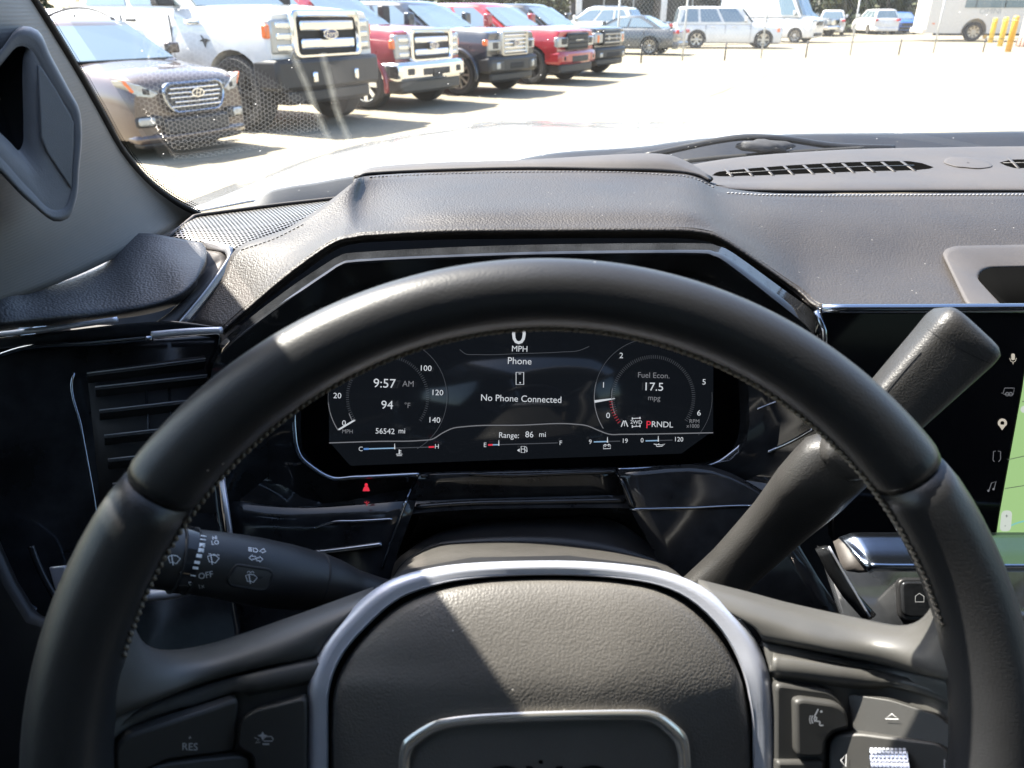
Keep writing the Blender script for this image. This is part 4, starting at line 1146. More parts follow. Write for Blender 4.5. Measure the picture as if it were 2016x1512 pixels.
ic = [pr_poly([(517, 1440), (520, 1446), (527, 1448), (520, 1451), (517, 1458), (514, 1451), (507, 1448), (514, 1446)]),
      pr_line([(501, 1452), (510, 1456), (503, 1463), (512, 1461)], 1.6), pr_line([(517, 1456), (524, 1450), (534, 1450), (538, 1455), (536, 1459), (520, 1459)], 1.7, True), pr_line([(517, 1465), (530, 1465)], 3)]
decal('button_print', ic, BS, M['print_dim'], sw, .0004)
# right spoke
rw_ = [wr([(1375, 1140, -.030), (1470, 1164, -.030), (1560, 1188, -.030), (1700, 1218, -.028), (1785, 1230, -.022), (1832, 1196, -.020), (1850, 1120, -.018)]),
       wr([(1382, 1156, -.014), (1480, 1182, -.014), (1565, 1205, -.013), (1700, 1236, -.010), (1795, 1248, -.007), (1852, 1214, -.006), (1868, 1140, -.004)]),
       wr([(1410, 1190, -.009), (1500, 1212, -.007), (1580, 1232, -.006), (1710, 1262, -.003), (1815, 1272, .000), (1880, 1236, .004), (1894, 1170, .005)]),
       wr([(1480, 1232, -.007), (1530, 1244, -.005), (1600, 1258, -.003), (1730, 1288, -.001), (1848, 1308, .003), (1915, 1278, .008), (1930, 1230, .009)]),
       wr([(1500, 1258, -.008), (1550, 1268, -.006), (1620, 1281, -.004), (1745, 1308, -.003), (1880, 1340, .002), (1948, 1340, .008), (1965, 1320, .009)]),
       wr([(1502, 1263, -.013), (1552, 1273, -.013), (1622, 1286, -.012), (1747, 1313, -.012), (1884, 1346, -.008), (1955, 1360, -.004), (1972, 1345, -.004)])]
sheet('spoke', rw_, M['spoke'], sw, 4, 5, .003)
rpn = [wr([(1500, 1258, -.012), (1552, 1272, -.010), (1622, 1285, -.010), (1747, 1312, -.010), (1884, 1345, -.010), (1940, 1400, -.010), (1955, 1470, -.010)]),
       wr([(1504, 1272, -.010), (1556, 1282, -.0085), (1626, 1296, -.0085), (1750, 1322, -.0085), (1880, 1356, -.0085), (1932, 1408, -.0085), (1946, 1474, -.009)]),
       wr([(1516, 1318, -.009), (1560, 1326, -.0072), (1630, 1336, -.0072), (1752, 1354, -.0072), (1862, 1386, -.0072), (1908, 1430, -.0072), (1924, 1490, -.008)]),
       wr([(1522, 1334, -.010), (1562, 1340, -.009), (1632, 1350, -.009), (1752, 1368, -.009), (1850, 1400, -.009), (1895, 1440, -.009), (1912, 1500, -.010)]),
       wr([(1526, 1800, -.012), (1562, 1800, -.010), (1632, 1800, -.010), (1752, 1800, -.010), (1850, 1800, -.010), (1885, 1800, -.010), (1900, 1800, -.010)])]
sheet('spoke_panel', rpn, M['spoke'], sw, 4, 4, .003)
plate('button_bezel', rounded([(1527, 1346), (1636, 1360), (1662, 1384), (1674, 1438), (1640, 1446), (1628, 1462), (1626, 1700), (1527, 1700)], 16), P5, WN, .006, M['button'], sw, -.0035, .0014)
plate('button', rounded([(1566, 1382), (1580, 1377), (1648, 1386), (1668, 1400), (1674, 1434), (1640, 1441), (1626, 1458), (1624, 1492), (1568, 1492)], 14), P5, WN, .006, M['button'], sw, .0006, .0016, 3)
plate('button', rounded([(1530, 1500), (1624, 1500), (1624, 1620), (1530, 1620)], 8), P5, WN, .006, M['button'], sw, -.001, .0014)
plate('button', rounded([(1668, 1366), (1752, 1378), (1846, 1408), (1890, 1446), (1905, 1530), (1890, 1520), (1860, 1466), (1700, 1444), (1680, 1440)], 14), P5, WN, .006, M['button'], sw, -.0026, .0012)
plate('thumb_pad', rounded([(1632, 1462), (1644, 1448), (1690, 1444), (1848, 1464), (1880, 1490), (1890, 1640), (1632, 1640)], 14), P5, WN, .006, M['button'], sw, -.0012, .0016)
BS = btns()
decal('button_print', [pr_line([(1743, 1415), (1756, 1405), (1769, 1416)], 1.9, True)], BS, M['print_dim'], sw, .0014)
decal('button_print', [pr_line([(1655, 1497), (1666, 1485), (1665, 1509)], 1.9, True), pr_line([(1872, 1509), (1859, 1495), (1860, 1518)], 1.9, True)], BS, M['print_dim'], sw, .0014)
decal('button_print', [pr_line(cr([(1611, 1396), (1607, 1404), (1604, 1411), (1608, 1413), (1606, 1419), (1614, 1421), (1614, 1428), (1621, 1428)], 20), 2.4), pr_disc(1617, 1401, 2.4), pr_arc(1612, 1416, 9, 150, 215, 2), pr_arc(1612, 1416, 14, 150, 215, 2), pr_arc(1612, 1416, 18, 155, 210, 1.6)], BS, M['print'], sw, .0004)
# knurled thumb roller
STP = Surf(bpy.data.objects['thumb_pad']); ra = STP.at(1722, 1524, -.0045); rb = STP.at(1802, 1526, -.0045)
ax = (rb - ra) / np.linalg.norm(rb - ra)
Rr_ = .0125
V, f = sweep([ra, ra + (rb - ra) * .04, ra + (rb - ra) * .96, rb], [Rr_ * .9, Rr_, Rr_, Rr_ * .9], n=40, ref=WN)
rl = mk('thumb_roller', V, f, M['darkchrome'], sw, auto=40)
sh = []
for i in range(9):
    for k in range(44):
        a = 2 * math.pi * k / 44
        u1 = WN - ax * (WN @ ax); u1 /= np.linalg.norm(u1); u2 = np.cross(ax, u1)
        dr = u1 * math.cos(a) + u2 * math.sin(a)
        if dr @ WN < -.2: continue
        c = ra + (rb - ra) * (.10 + .10 * i) + dr * Rr_
        sh.append(box(c, (.0011, .0011, .0013), np.stack([ax, np.cross(dr, ax), dr], 1)))
V, f = join(sh)
k_ = mk('knurl', V, f, M['silver'], rl, smooth=False)
tag(k_, kind='stuff')
# hub: back body, silver ring, airbag cover
ro_ = [(560, 1900), (594, 1700), (602, 1512), (604, 1400), (606, 1350), (618, 1304), (645, 1254), (700, 1192), (742, 1158), (790, 1134), (860, 1117), (930, 1109), (1030, 1105), (1130, 1105), (1230, 1112), (1310, 1126), (1380, 1154), (1440, 1202), (1485, 1258), (1510, 1316), (1520, 1366), (1526, 1420), (1528, 1512), (1536, 1700), (1570, 1900)]
ri_ = [(640, 1900), (640, 1700), (640, 1512), (640, 1405), (642, 1360), (656, 1312), (684, 1266), (735, 1212), (774, 1180), (812, 1161), (872, 1143), (936, 1133), (1030, 1127), (1130, 1127), (1224, 1134), (1300, 1148), (1358, 1174), (1410, 1220), (1448, 1275), (1471, 1330), (1481, 1378), (1487, 1425), (1489, 1512), (1490, 1700), (1490, 1900)]
ri_ = [tuple(np.array(p) + np.array([1065. - p[0], 1500. - p[1]]) / max(1, math.hypot(1065 - p[0], 1500 - p[1])) * 6) if p[1] < 1600 else p for p in ri_]
A0 = [wq(*p, -.026) for p in ro_]; A1 = [wq(*p, -.0105) for p in ro_]
A2 = [wq(*(np.array(a) * .65 + np.array(b) * .35), -.0062) for a, b in zip(ro_, ri_)]
A3 = [wq(*(np.array(a) * .2 + np.array(b) * .8), -.0066) for a, b in zip(ro_, ri_)]
A4 = [wq(*p, -.0085) for p in ri_]; A5 = [wq(*p, -.026) for p in ri_]
sheet('hub_trim', [A0, A1, A2, A3, A4, A5], M['silver'], sw, 2, 3, 0, auto=60)
ab = cr([(652, 1512), (652, 1420), (656, 1368), (672, 1318), (700, 1274), (748, 1222), (790, 1190), (826, 1172), (880, 1155), (940, 1145), (1030, 1139), (1130, 1139), (1220, 1145), (1292, 1159), (1346, 1185), (1396, 1230), (1434, 1282), (1458, 1335), (1470, 1382), (1477, 1430), (1479, 1512), (1470, 1680), (1400, 1810), (1250, 1870), (1060, 1885), (880, 1870), (730, 1810), (660, 1680)], 120, True)
cen = np.array([1065., 1500.])
def dome_h(p, k):
    # top part leans up towards the dash, lower part flatter
    t = np.clip((1335 - p[1]) / 190, 0, 1)
    base = .0120 * (1 - k ** (3.0 + 7 * t))
    return base - .0045 * t * (1 - k ** 8) + .001 * math.sin((p[1] - 1330) / 16.0) * math.exp(-((p[1] - 1318) / 26.0) ** 2) * max(0, min(1, (1000 - p[0]) / 150))
rows = [[wq(*p, -.030) for p in ab], [wq(*p, -.012) for p in ab]]
for k in (.985, .95, .9, .83, .75, .66, .57, .48, .4, .32, .24, .16, .08, .01):
    rows.append([wq(*(cen + (p - cen) * k), -.008 + dome_h(cen + (p - cen) * k, k)) for p in ab])
abg = sheet('airbag_cover', rows, M['airbag'], sw, 1, 1, 0, True)
plate('hub_back', [(560, 1900), (600, 1512), (606, 1350), (700, 1195), (790, 1138), (930, 1112), (1130, 1108), (1310, 1130), (1440, 1205), (1515, 1320), (1527, 1512), (1570, 1900)], P5, WN, .02, M['black'], sw, -.024, .003)
SA = Surf(abg)
eo = [(784, 1640), (784, 1512), (788, 1472), (800, 1452), (840, 1426), (870, 1415), (930, 1407), (1000, 1403), (1075, 1400), (1160, 1398), (1250, 1397), (1285, 1400), (1312, 1412), (1345, 1440), (1356, 1462), (1360, 1512), (1360, 1640)]
ei = [(806, 1640), (806, 1512), (810, 1484), (818, 1470), (850, 1447), (876, 1437), (932, 1428), (1000, 1424), (1075, 1421), (1160, 1419), (1244, 1418), (1274, 1421), (1294, 1430), (1322, 1455), (1332, 1474), (1336, 1512), (1336, 1640)]
rows = [[SA.at(*p, -.001) for p in eo], [SA.at(*p, .0026) for p in eo], [SA.at(*(np.array(p) * .5 + np.array(q) * .5), .0038) for p, q in zip(eo, ei)], [SA.at(*q, .0022) for q in ei], [SA.at(*q, -.001) for q in ei]]
sheet('emblem_frame', rows, mat('emblem_chrome', (.78, .74, .67), .24, .85), sw, 2, 3, 0, auto=50)
V, f = join([(np.c_[v, np.zeros(len(v))], q) for v, q in [pr_text('GMC', 1070, 1570, 62, 0, sx=1.25)]])
W_ = np.array([SA.at(x, y, .0012) for x, y, _ in V])
mk('emblem_letters', W_, f, mat('emblem_black', (.01, .01, .01), .2), sw, smooth=False)

# ---------------- steering column shroud
co_ = root('column_shroud', 'grained black steering column shroud between wheel hub and display', 'column shroud', tuple(QD(1030, 1090, .43)))
rows = [qd([(750, 1185, .605), (775, 1110, .605), (840, 1062, .605), (920, 1038, .605), (1040, 1026, .605), (1180, 1028, .605), (1250, 1055, .605), (1310, 1115, .605), (1330, 1180, .605)]),
        qd([(750, 1190, .585), (782, 1108, .585), (850, 1056, .585), (930, 1032, .585), (1040, 1020, .585), (1180, 1022, .585), (1256, 1055, .585), (1320, 1118, .585), (1340, 1190, .585)]),
        qd([(748, 1200, .556), (786, 1118, .556), (850, 1076, .556), (920, 1067, .556), (1020, 1066, .556), (1120, 1074, .556), (1240, 1092, .556), (1330, 1124, .556), (1360, 1200, .556)]),
        qd([(748, 1230, .405), (790, 1145, .400), (850, 1122, .397), (930, 1110, .395), (1030, 1106, .394), (1130, 1108, .394), (1240, 1118, .395), (1350, 1146, .40), (1380, 1230, .40)]),
        qd([(748, 1290, .385), (790, 1200, .385), (850, 1170, .385), (930, 1150, .385), (1030, 1150, .385), (1130, 1150, .385), (1240, 1160, .385), (1360, 1190, .385), (1400, 1290, .385)])]
sheet('shroud_rear_shaded', rows[:3], M['black'], co_, 4, 4, .003)  # blacker than the front: shade under the dash hood put into the colour
sheet('shroud_front', rows[2:], M['grain'], co_, 4, 4, .003)
# ---------------- wiper and turn stalk
stk = root('turn_signal_stalk', 'black turn signal and wiper stalk with white symbols, left of the column', 'stalk', tuple(QD(720, 1165, .40)))
SPt = cr([QD(x, y, d) for x, y, d in ((790, 1180, .415), (730, 1166, .405), (690, 1158, .398), (640, 1148, .390), (580, 1138, .380), (500, 1124, .368), (440, 1113, .360), (380, 1105, .352), (300, 1096, .341), (240, 1090, .334))], 60)
rad = np.interp(np.linspace(0, 1, 60), [0, .10, .20, .28, .36, .48, .60, .70, .85, .97, 1.0], [.0085, .0085, .0098, .0128, .0146, .0158, .0160, .0152, .0142, .0135, .012])
V, f = sweep(SPt, rad, n=28)
stb = mk('stalk', V, f, M['black'], stk)
SS = Surf(stb)
# collar band
cb = cr([QD(x, y, d) for x, y, d in ((374, 1104, .3512), (360, 1102, .3494), (347, 1101, .3478))], 8)
V, f = sweep(cb, .01515, n=36)
mk('switch_band', V, f, M['piano'], stk)
for s_ in (cb[0], cb[-1]):
    t = (cb[-1] - cb[0]); t /= np.linalg.norm(t)
    V, f = sweep([s_ - t * .0004, s_ + t * .0004], .01545, n=36); mk('band_edge', V, f, M['dark'], stk)
SB = Surf(bpy.data.objects['switch_band'])
bars = [(401, 1055, 2), (400, 1062, 2), (398, 1073, 8), (396, 1083, 8), (392, 1094, 7), (388, 1107, 6), (385, 1118, 5), (380, 1133, 2.2)]
decal('band_marks', [pr_line([(x - 5.5, y - .6), (x + 5.5, y + 1)], w) for x, y, w in bars] + [pr_line([(371, 1146), (379, 1147), (375, 1153)], 1.3, True)], SB, M['print'], stk, .0005)
def wiper_icon(x, y, s):
    return [pr_line([(x - 12 * s, y - 6 * s), (x - 4 * s, y - 9 * s), (x + 5 * s, y - 8 * s), (x + 12 * s, y - 2 * s), (x + 4 * s, y + 8 * s), (x - 2 * s, y + 5 * s), (x - 8 * s, y + 6 * s)], 1.6, True), pr_line([(x - 5 * s, y - 8 * s), (x - 2 * s, y + 11 * s)], 2)]
decal('stalk_print', wiper_icon(343, 1102, 1) + [pr_poly([(355, 1125), (367, 1131), (354, 1134)])], SS, M['print'], stk)
decal('stalk_print', wiper_icon(420, 1101, .95) + [pr_line([(411 + 8 * k, 1090 + k), (416 + 8 * k, 1091 + k)], 1.4) for k in range(3)] + [pr_text('LO', 424, 1072, 8, -.1), pr_text('HI', 423, 1062, 7, -.1)], SS, M['print'], stk)
decal('stalk_print', [pr_text('OFF', 406, 1138, 11.5, -.18)], SS, M['print'], stk)
decal('stalk_print', [pr_text('1x', 398, 1158, 8.5, -.25)], SS, M['print_dim'], stk)
def arrow(x, y, s, d): return pr_line([(x - 7 * d * s, y), (x, y - 6 * s), (x, y - 3 * s), (x + 6 * d * s, y - 3 * s), (x + 6 * d * s, y + 3 * s), (x, y + 3 * s), (x, y + 6 * s)], 1.4, True)
decal('stalk_print', [arrow(497, 1098, .95, 1), arrow(511, 1101, .95, -1), pr_line([(489, 1078), (496, 1079)], 1.5), pr_line([(489, 1081), (496, 1082)], 1.5), pr_line([(489, 1084), (496, 1085)], 1.5), pr_line([(499, 1079), (505, 1080), (508, 1084), (505, 1087), (499, 1086)], 1.4, True), pr_line([(511, 1085), (519, 1080), (523, 1086), (517, 1088)], 1.4, True)], SS, M['print'], stk)
btn = rounded([(448, 1140), (464, 1112), (530, 1122), (537, 1130), (528, 1158), (516, 1162), (455, 1152)], 8)
bw = np.array([SS.at(x, y, .0008) for x, y in btn])
V, f = prism(bw, -ray(495, 1138) / np.linalg.norm(ray(495, 1138)), .004)
bb = fixn(mk('washer_button', V, f, M['button'], stk, mods=[BEV(.0006, 2)]))
V, f = sweep(np.array([SS.at(x, y, .0002) for x, y in btn]), .0008, n=6, closed=True)
mk('button_gap', V, f, M['dark'], stk)
SBt = Surf(bb)
decal('stalk_print', wiper_icon(495, 1139, .95) + [pr_arc(490, 1128, 3, 0, 180, 1.2, 6), pr_arc(497, 1128, 3, 0, 180, 1.2, 6)], SBt, M['print'], stk)
V, f = sweep([SPt[21] - (SPt[22] - SPt[21]) * .25, SPt[21] + (SPt[22] - SPt[21]) * .25], rad[21] * 1.012, n=28)
mk('stalk_seam', V, f, M['dark'], stk)
# ---------------- column gear lever
gl_ = root('gear_lever', 'grained black column gear lever angled up behind the wheel, right side', 'gear lever', tuple(QD(1420, 1150, .45)))
arm = cr([QD(x, y, d) for x, y, d in ((1340, 1215, .515), (1440, 1120, .500), (1520, 1040, .478), (1580, 978, .455), (1625, 930, .437), (1668, 888, .428))], 40)
u = np.linspace(0, 1, 40)
V, f = sweep(arm, np.interp(u, [0, .3, .6, .8, .95, 1], [.0175, .0165, .0185, .0215, .021, .016]), np.interp(u, [0, .4, .8, 1], [.012, .012, .014, .012]), 24, 2.8, ref=-FWD)
mk('lever_arm', V, f, M['lever'], gl_)
kn = cr([QD(x, y, d) for x, y, d in ((1640, 918, .424), (1668, 890, .421), (1740, 820, .415), (1820, 738, .408), (1880, 676, .402), (1897, 658, .400), (1908, 647, .3995))], 44)
u = np.linspace(0, 1, 44)
V, f = sweep(kn, np.interp(u, [0, .04, .1, .5, .92, .975, 1], [.010, .0135, .0145, .0168, .0192, .0188, .0165]), np.interp(u, [0, .05, .5, .95, .985, 1], [.009, .012, .013, .0145, .0135, .011]), 28, 4.2, ref=-FWD)
knob = mk('lever_knob', V, f, M['lever'], gl_, auto=50)
SK = Surf(knob)
for L, w in (([(1826, 648), (1870, 676), (1902, 694), (1950, 716)], 1.5), ([(1812, 692), (1780, 728), (1752, 762), (1744, 772)], 3.2)):
    decal('knob_seam', [pr_line(cr(L, 24), w)], SK, M['dark'], gl_, .0004)
# ================================================================== the parking lot
HEAD = np.array([.859, -.512])
LEFT = np.array([.512, .859])
TMP = []
def cut(o, cutters):
    """carve cutter solids out of a mesh and keep the result as plain mesh data"""
    V, f = join(cutters)
    me = bpy.data.meshes.new('cutter'); me.from_pydata([tuple(v) for v in V], [], [tuple(q) for q in f])
    c = bpy.data.objects.new('cutter', me); COL.objects.link(c)
    md = o.modifiers.new('b', 'BOOLEAN'); md.operation = 'DIFFERENCE'; md.object = c; md.solver = 'EXACT'
    par = o.parent; o.parent = None
    dg = bpy.context.evaluated_depsgraph_get(); dg.update()
    nm = bpy.data.meshes.new_from_object(o.evaluated_get(dg))
    o.modifiers.clear()
    old = o.data; o.data = nm; bpy.data.meshes.remove(old)
    bpy.data.objects.remove(c); bpy.data.meshes.remove(me)
    o.parent = par
    o.data.polygons.foreach_set('use_smooth', [True] * len(o.data.polygons))
    o.data.set_sharp_from_angle(angle=R(28))
def lathe_y(prof, n=28, y0=0.0):
    """profile (radius, y) spun about the y axis"""
    V = []
    for r, y in prof:
        a = np.linspace(0, 2 * np.pi, n, endpoint=False)
        V += [(r * math.cos(t), y + y0, r * math.sin(t)) for t in a]
    return np.array(V), grid_faces(len(prof), n, False, True)
def cyl_y(cx, y0, y1, cz, r, n=28):
    a = np.linspace(0, 2 * np.pi, n, endpoint=False)
    V = [(cx + r * math.cos(t), y, cz + r * math.sin(t)) for y in (y0, y1) for t in a]
    f = [tuple(range(n)), tuple(range(2 * n - 1, n - 1, -1))] + [(i, i + n, (i + 1) % n + n, (i + 1) % n) for i in range(n)]
    return np.array(V), f
WHEELS = {}
def wheel_meshes(r, tw, style):
    """tyre + rim, outer face towards -y"""
    rr = r * (.68 if style != 'steel' else .62)
    tv = lathe_y([(rr * .97, -tw * .40), (rr * 1.04, -tw * .50), (r * .90, -tw * .52), (r * .975, -tw * .42), (r, -tw * .22), (r, tw * .22), (r * .975, tw * .42), (r * .88, tw * .5), (rr * .95, tw * .45)], 36)
    # rim: barrel, dish and spokes with gaps between them
    parts = [lathe_y([(rr * 1.0, -tw * .47), (rr * .94, -tw * .46), (rr * .90, -tw * .36), (rr * .86, tw * .1)], 36)]
    ns = {'spoke': 10, 'five': 6, 'chrome': 8, 'steel': 8}[style]
    for k in range(ns):
        a = 2 * math.pi * k / ns
        wd = rr * {'spoke': .16, 'five': .30, 'chrome': .30, 'steel': .34}[style]
        w2 = wd * (.75 if style != 'chrome' else .8)
        V = np.array([(rr * .16, -tw * .40, -w2 / 2), (rr * .16, -tw * .40, w2 / 2), (rr * .94, -tw * .44, wd / 2), (rr * .94, -tw * .44, -wd / 2),
                      (rr * .16, -tw * .25, -w2 / 2), (rr * .16, -tw * .25, w2 / 2), (rr * .94, -tw * .30, wd / 2), (rr * .94, -tw * .30, -wd / 2)])
        f = [(0, 1, 2, 3), (7, 6, 5, 4), (0, 3, 7, 4), (1, 5, 6, 2), (3, 2, 6, 7), (0, 4, 5, 1)]
        c, s = math.cos(a), math.sin(a)
        V = np.stack([V[:, 0] * c - V[:, 2] * s, V[:, 1], V[:, 0] * s + V[:, 2] * c], 1)
        parts.append((V, f))
    hub = lathe_y([(.001, -tw * .50), (rr * .16, -tw * .49), (rr * .24, -tw * .44), (rr * .27, -tw * .30)], 20)
    parts.append(hub)
    back = lathe_y([(.001, -tw * .02), (rr * .9, -tw * .02)], 24)
    return tv, join(parts), back
def smooth_ring(zb, zt, hw, crown, top_w):
    half = [(.80, 0.0), (.955, .05), (1.0, .20), (1.0, .45), (.992, .66), (.965, .84), (top_w + (.965 - top_w) * .35, .965), (top_w, 1.0), (top_w * .72, 1.0 + crown * .6), (top_w * .36, 1.0 + crown * .9)]
    h = zt - zb
    L = [(-a * hw, zb + b * h) for a, b in half]
    return L + [(0, zt + crown * h)] + [(-y, z) for y, z in reversed(L)]
def vehicle(name, label, cat, contact, head, S, group=None, side=-1):
    """side -1: contact is the right-hand front wheel, +1: the left-hand one, 0: front-axle centre"""
    head = np.array(head) / np.linalg.norm(head)
    lf = np.array([-head[1], head[0]])
    w, r = S['w'], S['r']
    hw = w / 2
    ax0 = S.get('ax0', 0.0)
    c = np.array(contact[:2]) + lf * (-side) * (hw - .08) if side else np.array(contact[:2])
    c = c - head * ax0
    o = root(name, label, cat, (c[0], c[1], 0), math.atan2(head[1], head[0]), group, interior=False)
    P = S['paint']
    # lower body
    st = S['body']
    xs_ = np.array([s[0] for s in st])
    rings = [[(s[0] + (s[5] if len(s) > 5 else 0) * 0, y, z) for y, z in smooth_ring(s[1], s[2], s[3] * hw, s[4] if len(s) > 4 else .02, S.get('top_w', .88))] for s in st]
    A = np.array(rings)
    # bow the nose and tail in plan
    bow = S.get('bow', .10)
    for i in range(len(A)):
        if i <= 1: A[i, :, 0] -= bow * (A[i, :, 1] / hw) ** 2 * (1 if i == 0 else .6)
        if i == len(A) - 1: A[i, :, 0] += .06 * (A[i, :, 1] / hw) ** 2
    A = up(A, 3)
    nr, nc = A.shape[:2]
    f = grid_faces(nr, nc, False, True)
    f += [tuple(range(nc)), tuple((nr - 1) * nc + i for i in range(nc - 1, -1, -1))]
    body = mk('body', A.reshape(-1, 3), f, P, o)
    fixn(body)
    ra_ = r * S.get('arch', 1.17)
    cuts = []
    for ax_ in (ax0, ax0 - S['wb']):
        for s in (-1, 1):
            y0, y1 = sorted((s * (hw - .34), s * (hw + .2)))
            cuts.append(cyl_y(ax_, y0, y1, r * .98, ra_))
    try:
        if S.get('detail', 1): cut(body, cuts)
    except Exception as e:
        print('cut failed', name, e)
    # wheels
    key = (r, S.get('tw', .26), S.get('wheel', 'spoke'))
    if key not in WHEELS: WHEELS[key] = wheel_meshes(*key)
    tv, rv, bk = WHEELS[key]
    for ax_ in (ax0, ax0 - S['wb']):
        for s in (-1, 1):
            y = s * (hw - key[1] * .5 - .01)
            flip = np.array([1, -s, 1])
            def put(nm, q, mt, par):
                V = q[0] * flip + np.array([ax_, y, r])
                ff = q[1] if s < 0 else [g_[::-1] for g_ in q[1]]
                return mk(nm, V, ff, mt, par, auto=40)
            t = put('wheel', tv, M['tyre'], o)
            put('rim', rv, M[S.get('rim', 'alloy')], t)
            put('brake_disc', bk, M['trimblack'], t)
    if S.get('flare'):
        for ax_ in (ax0, ax0 - S['wb']):
            for s in (-1, 1):
                pth = [(ax_ + ra_ * 1.03 * math.cos(a), s * (hw + .005), r * .98 + ra_ * 1.03 * math.sin(a)) for a in np.linspace(R(-12), R(192), 26)]
                V, f = sweep(pth, .035, .05, 8, 2.5, ref=(0, 1, 0))
                mk('arch_flare', V, f, S['flare'], o)
    # cabin
    g = S['cab']       # base front x, roof front x, roof rear x, base rear x, belt z, roof z, base half-width, roof half-width
    bf, tf, tr2, br2, zb, zr, wb_, wt_ = g
    zl = zb - .06
    def ringy(z, xf, xr, hwid, bw):
        return [(xf, 0, z), (xf - bw * .25, -hwid * .6, z), (xf - bw, -hwid, z), (xf - (xf - xr) * .5, -hwid * 1.01, z), (xr + .05, -hwid, z), (xr, -hwid * .6, z), (xr, 0, z), (xr, hwid * .6, z), (xr + .05, hwid, z), (xf - (xf - xr) * .5, hwid * 1.01, z), (xf - bw, hwid, z), (xf - bw * .25, hwid * .6, z)]
    L = [ringy(zl, bf, br2, wb_, .16)]
    for t in (0, .5, .9, 1.0):
        z = zb + (zr - .05 - zb) * t
        L.append(ringy(z, bf + (tf - bf) * t - .0, br2 + (tr2 - br2) * t, wb_ + (wt_ - wb_) * t, .14))
    L.append(ringy(zr - .012, tf - .10, tr2 + .06, wt_ * .93, .12))
    L.append(ringy(zr + .01, tf - .30, tr2 + .2, wt_ * .70, .10))
    A = np.array(L); nr, nc = A.shape[:2]
    f = [q[::-1] for q in grid_faces(nr, nc, False, True)]
    f += [tuple((nr - 1) * nc + i for i in range(nc))]
    cabo = mk('cabin', A.reshape(-1, 3), f, P, o)
    fixn(cabo); cabo.data.set_sharp_from_angle(angle=R(50))
    def pane(nm, pts, N, mt=M['carglass']):
        P_ = np.array(pts, float)
        N = np.array(N, float); N /= np.linalg.norm(N)
        V, ff = prism(P_ + N * .014, N, .02)
        return fixn(mk(nm, V, ff, mt, o, smooth=False))
    zt2 = zr - .09; zb2 = zb + .03
    def fx(t, k=.0): return bf + (tf - bf) * t
    # windscreen
    tb, tt = (zb2 - zb) / (zr - .05 - zb), (zt2 - zb) / (zr - .05 - zb)
    nrm = (zr - zb, 0, (bf - tf))
    wsb, wst = wb_ - .10, wt_ - .08
    pts = [(fx(tb) - .035, -wsb, zb2), (fx(tb), -wsb * .55, zb2), (fx(tb) + .0, wsb * .55, zb2), (fx(tb) - .035, wsb, zb2), (fx(tt) - .035, wst, zt2), (fx(tt), wst * .55, zt2), (fx(tt), -wst * .55, zt2), (fx(tt) - .035, -wst, zt2)]
    pane('windscreen', pts, nrm)
    rx = lambda t: br2 + (tr2 - br2) * t
    pane('rear_window', [(rx(tb) , wsb, zb2), (rx(tb), -wsb, zb2), (rx(tt), -wst, zt2), (rx(tt), wst, zt2)], (-(zr - zb), 0, max(.02, (tr2 - br2))))
    # side windows
    for s in (-1, 1):
        N = (0, s * (zr - zb), wb_ - wt_)
        yb = s * (wb_ + (wt_ - wb_) * tb); yt = s * (wb_ + (wt_ - wb_) * tt)
        for (b0, b1, t0, t1) in S['win']:
            xb = lambda u: (bf - .20) + (br2 + .10 - bf + .20) * u
            xt = lambda u: (tf - .22) + (tr2 + .12 - tf + .22) * u
            # bend the outer edges onto the bulge of the cabin side
            pane('side_window', [(xb(b0), yb * 1.006, zb2 + .01), (xb(b1), yb * 1.006, zb2 + .01), (xt(t1), yt * 1.006, zt2), (xt(t0), yt * 1.006, zt2)], N, M[S.get('side_glass', 'carglass')])
        mz = S.get('mirror', (.16, .20, .12))
        mx_, my_ = bf - .42, s * (wb_ + .16)
        V, f = box((mx_, my_, zb + .10 + mz[1] * .3), (mz[2], mz[0], mz[1])); mk('mirror', V, f, S.get('mirror_mat', P), o, mods=[BEV(.03, 3)], auto=40)
        V, f = box((mx_, s * (wb_ + .05), zb + .06), (.05, .14, .05)); mk('mirror_arm', V, f, M['trimblack'], o, smooth=False)
        for hx in S.get('handles', ()):
            V, f = box((hx, s * (hw * .992 + .012), zb - .14), (.20, .03, .035)); mk('door_handle', V, f, S.get('handle_mat', P), o, mods=[BEV(.008)])
        for dx in S.get('seams', ()):
            V, f = box((dx, s * (hw * .99), (zb - .05 + S['body'][2][1] + .1) / 2), (.012, .02, zb - .10 - S['body'][2][1] - .1)); mk('door_seam', V, f, M['dark'], o, smooth=False)
    if S.get('rails'):
        for s in (-1, 1):
            V, f = sweep(cr([(tf - .25, s * wt_ * .84, zr - .01), (tf - .42, s * wt_ * .86, zr + .05), (tr2 + .4, s * wt_ * .86, zr + .05), (tr2 + .2, s * wt_ * .84, zr - .01)], 20), .018, n=8)
            mk('roof_rail', V, f, M['trimblack'], o)
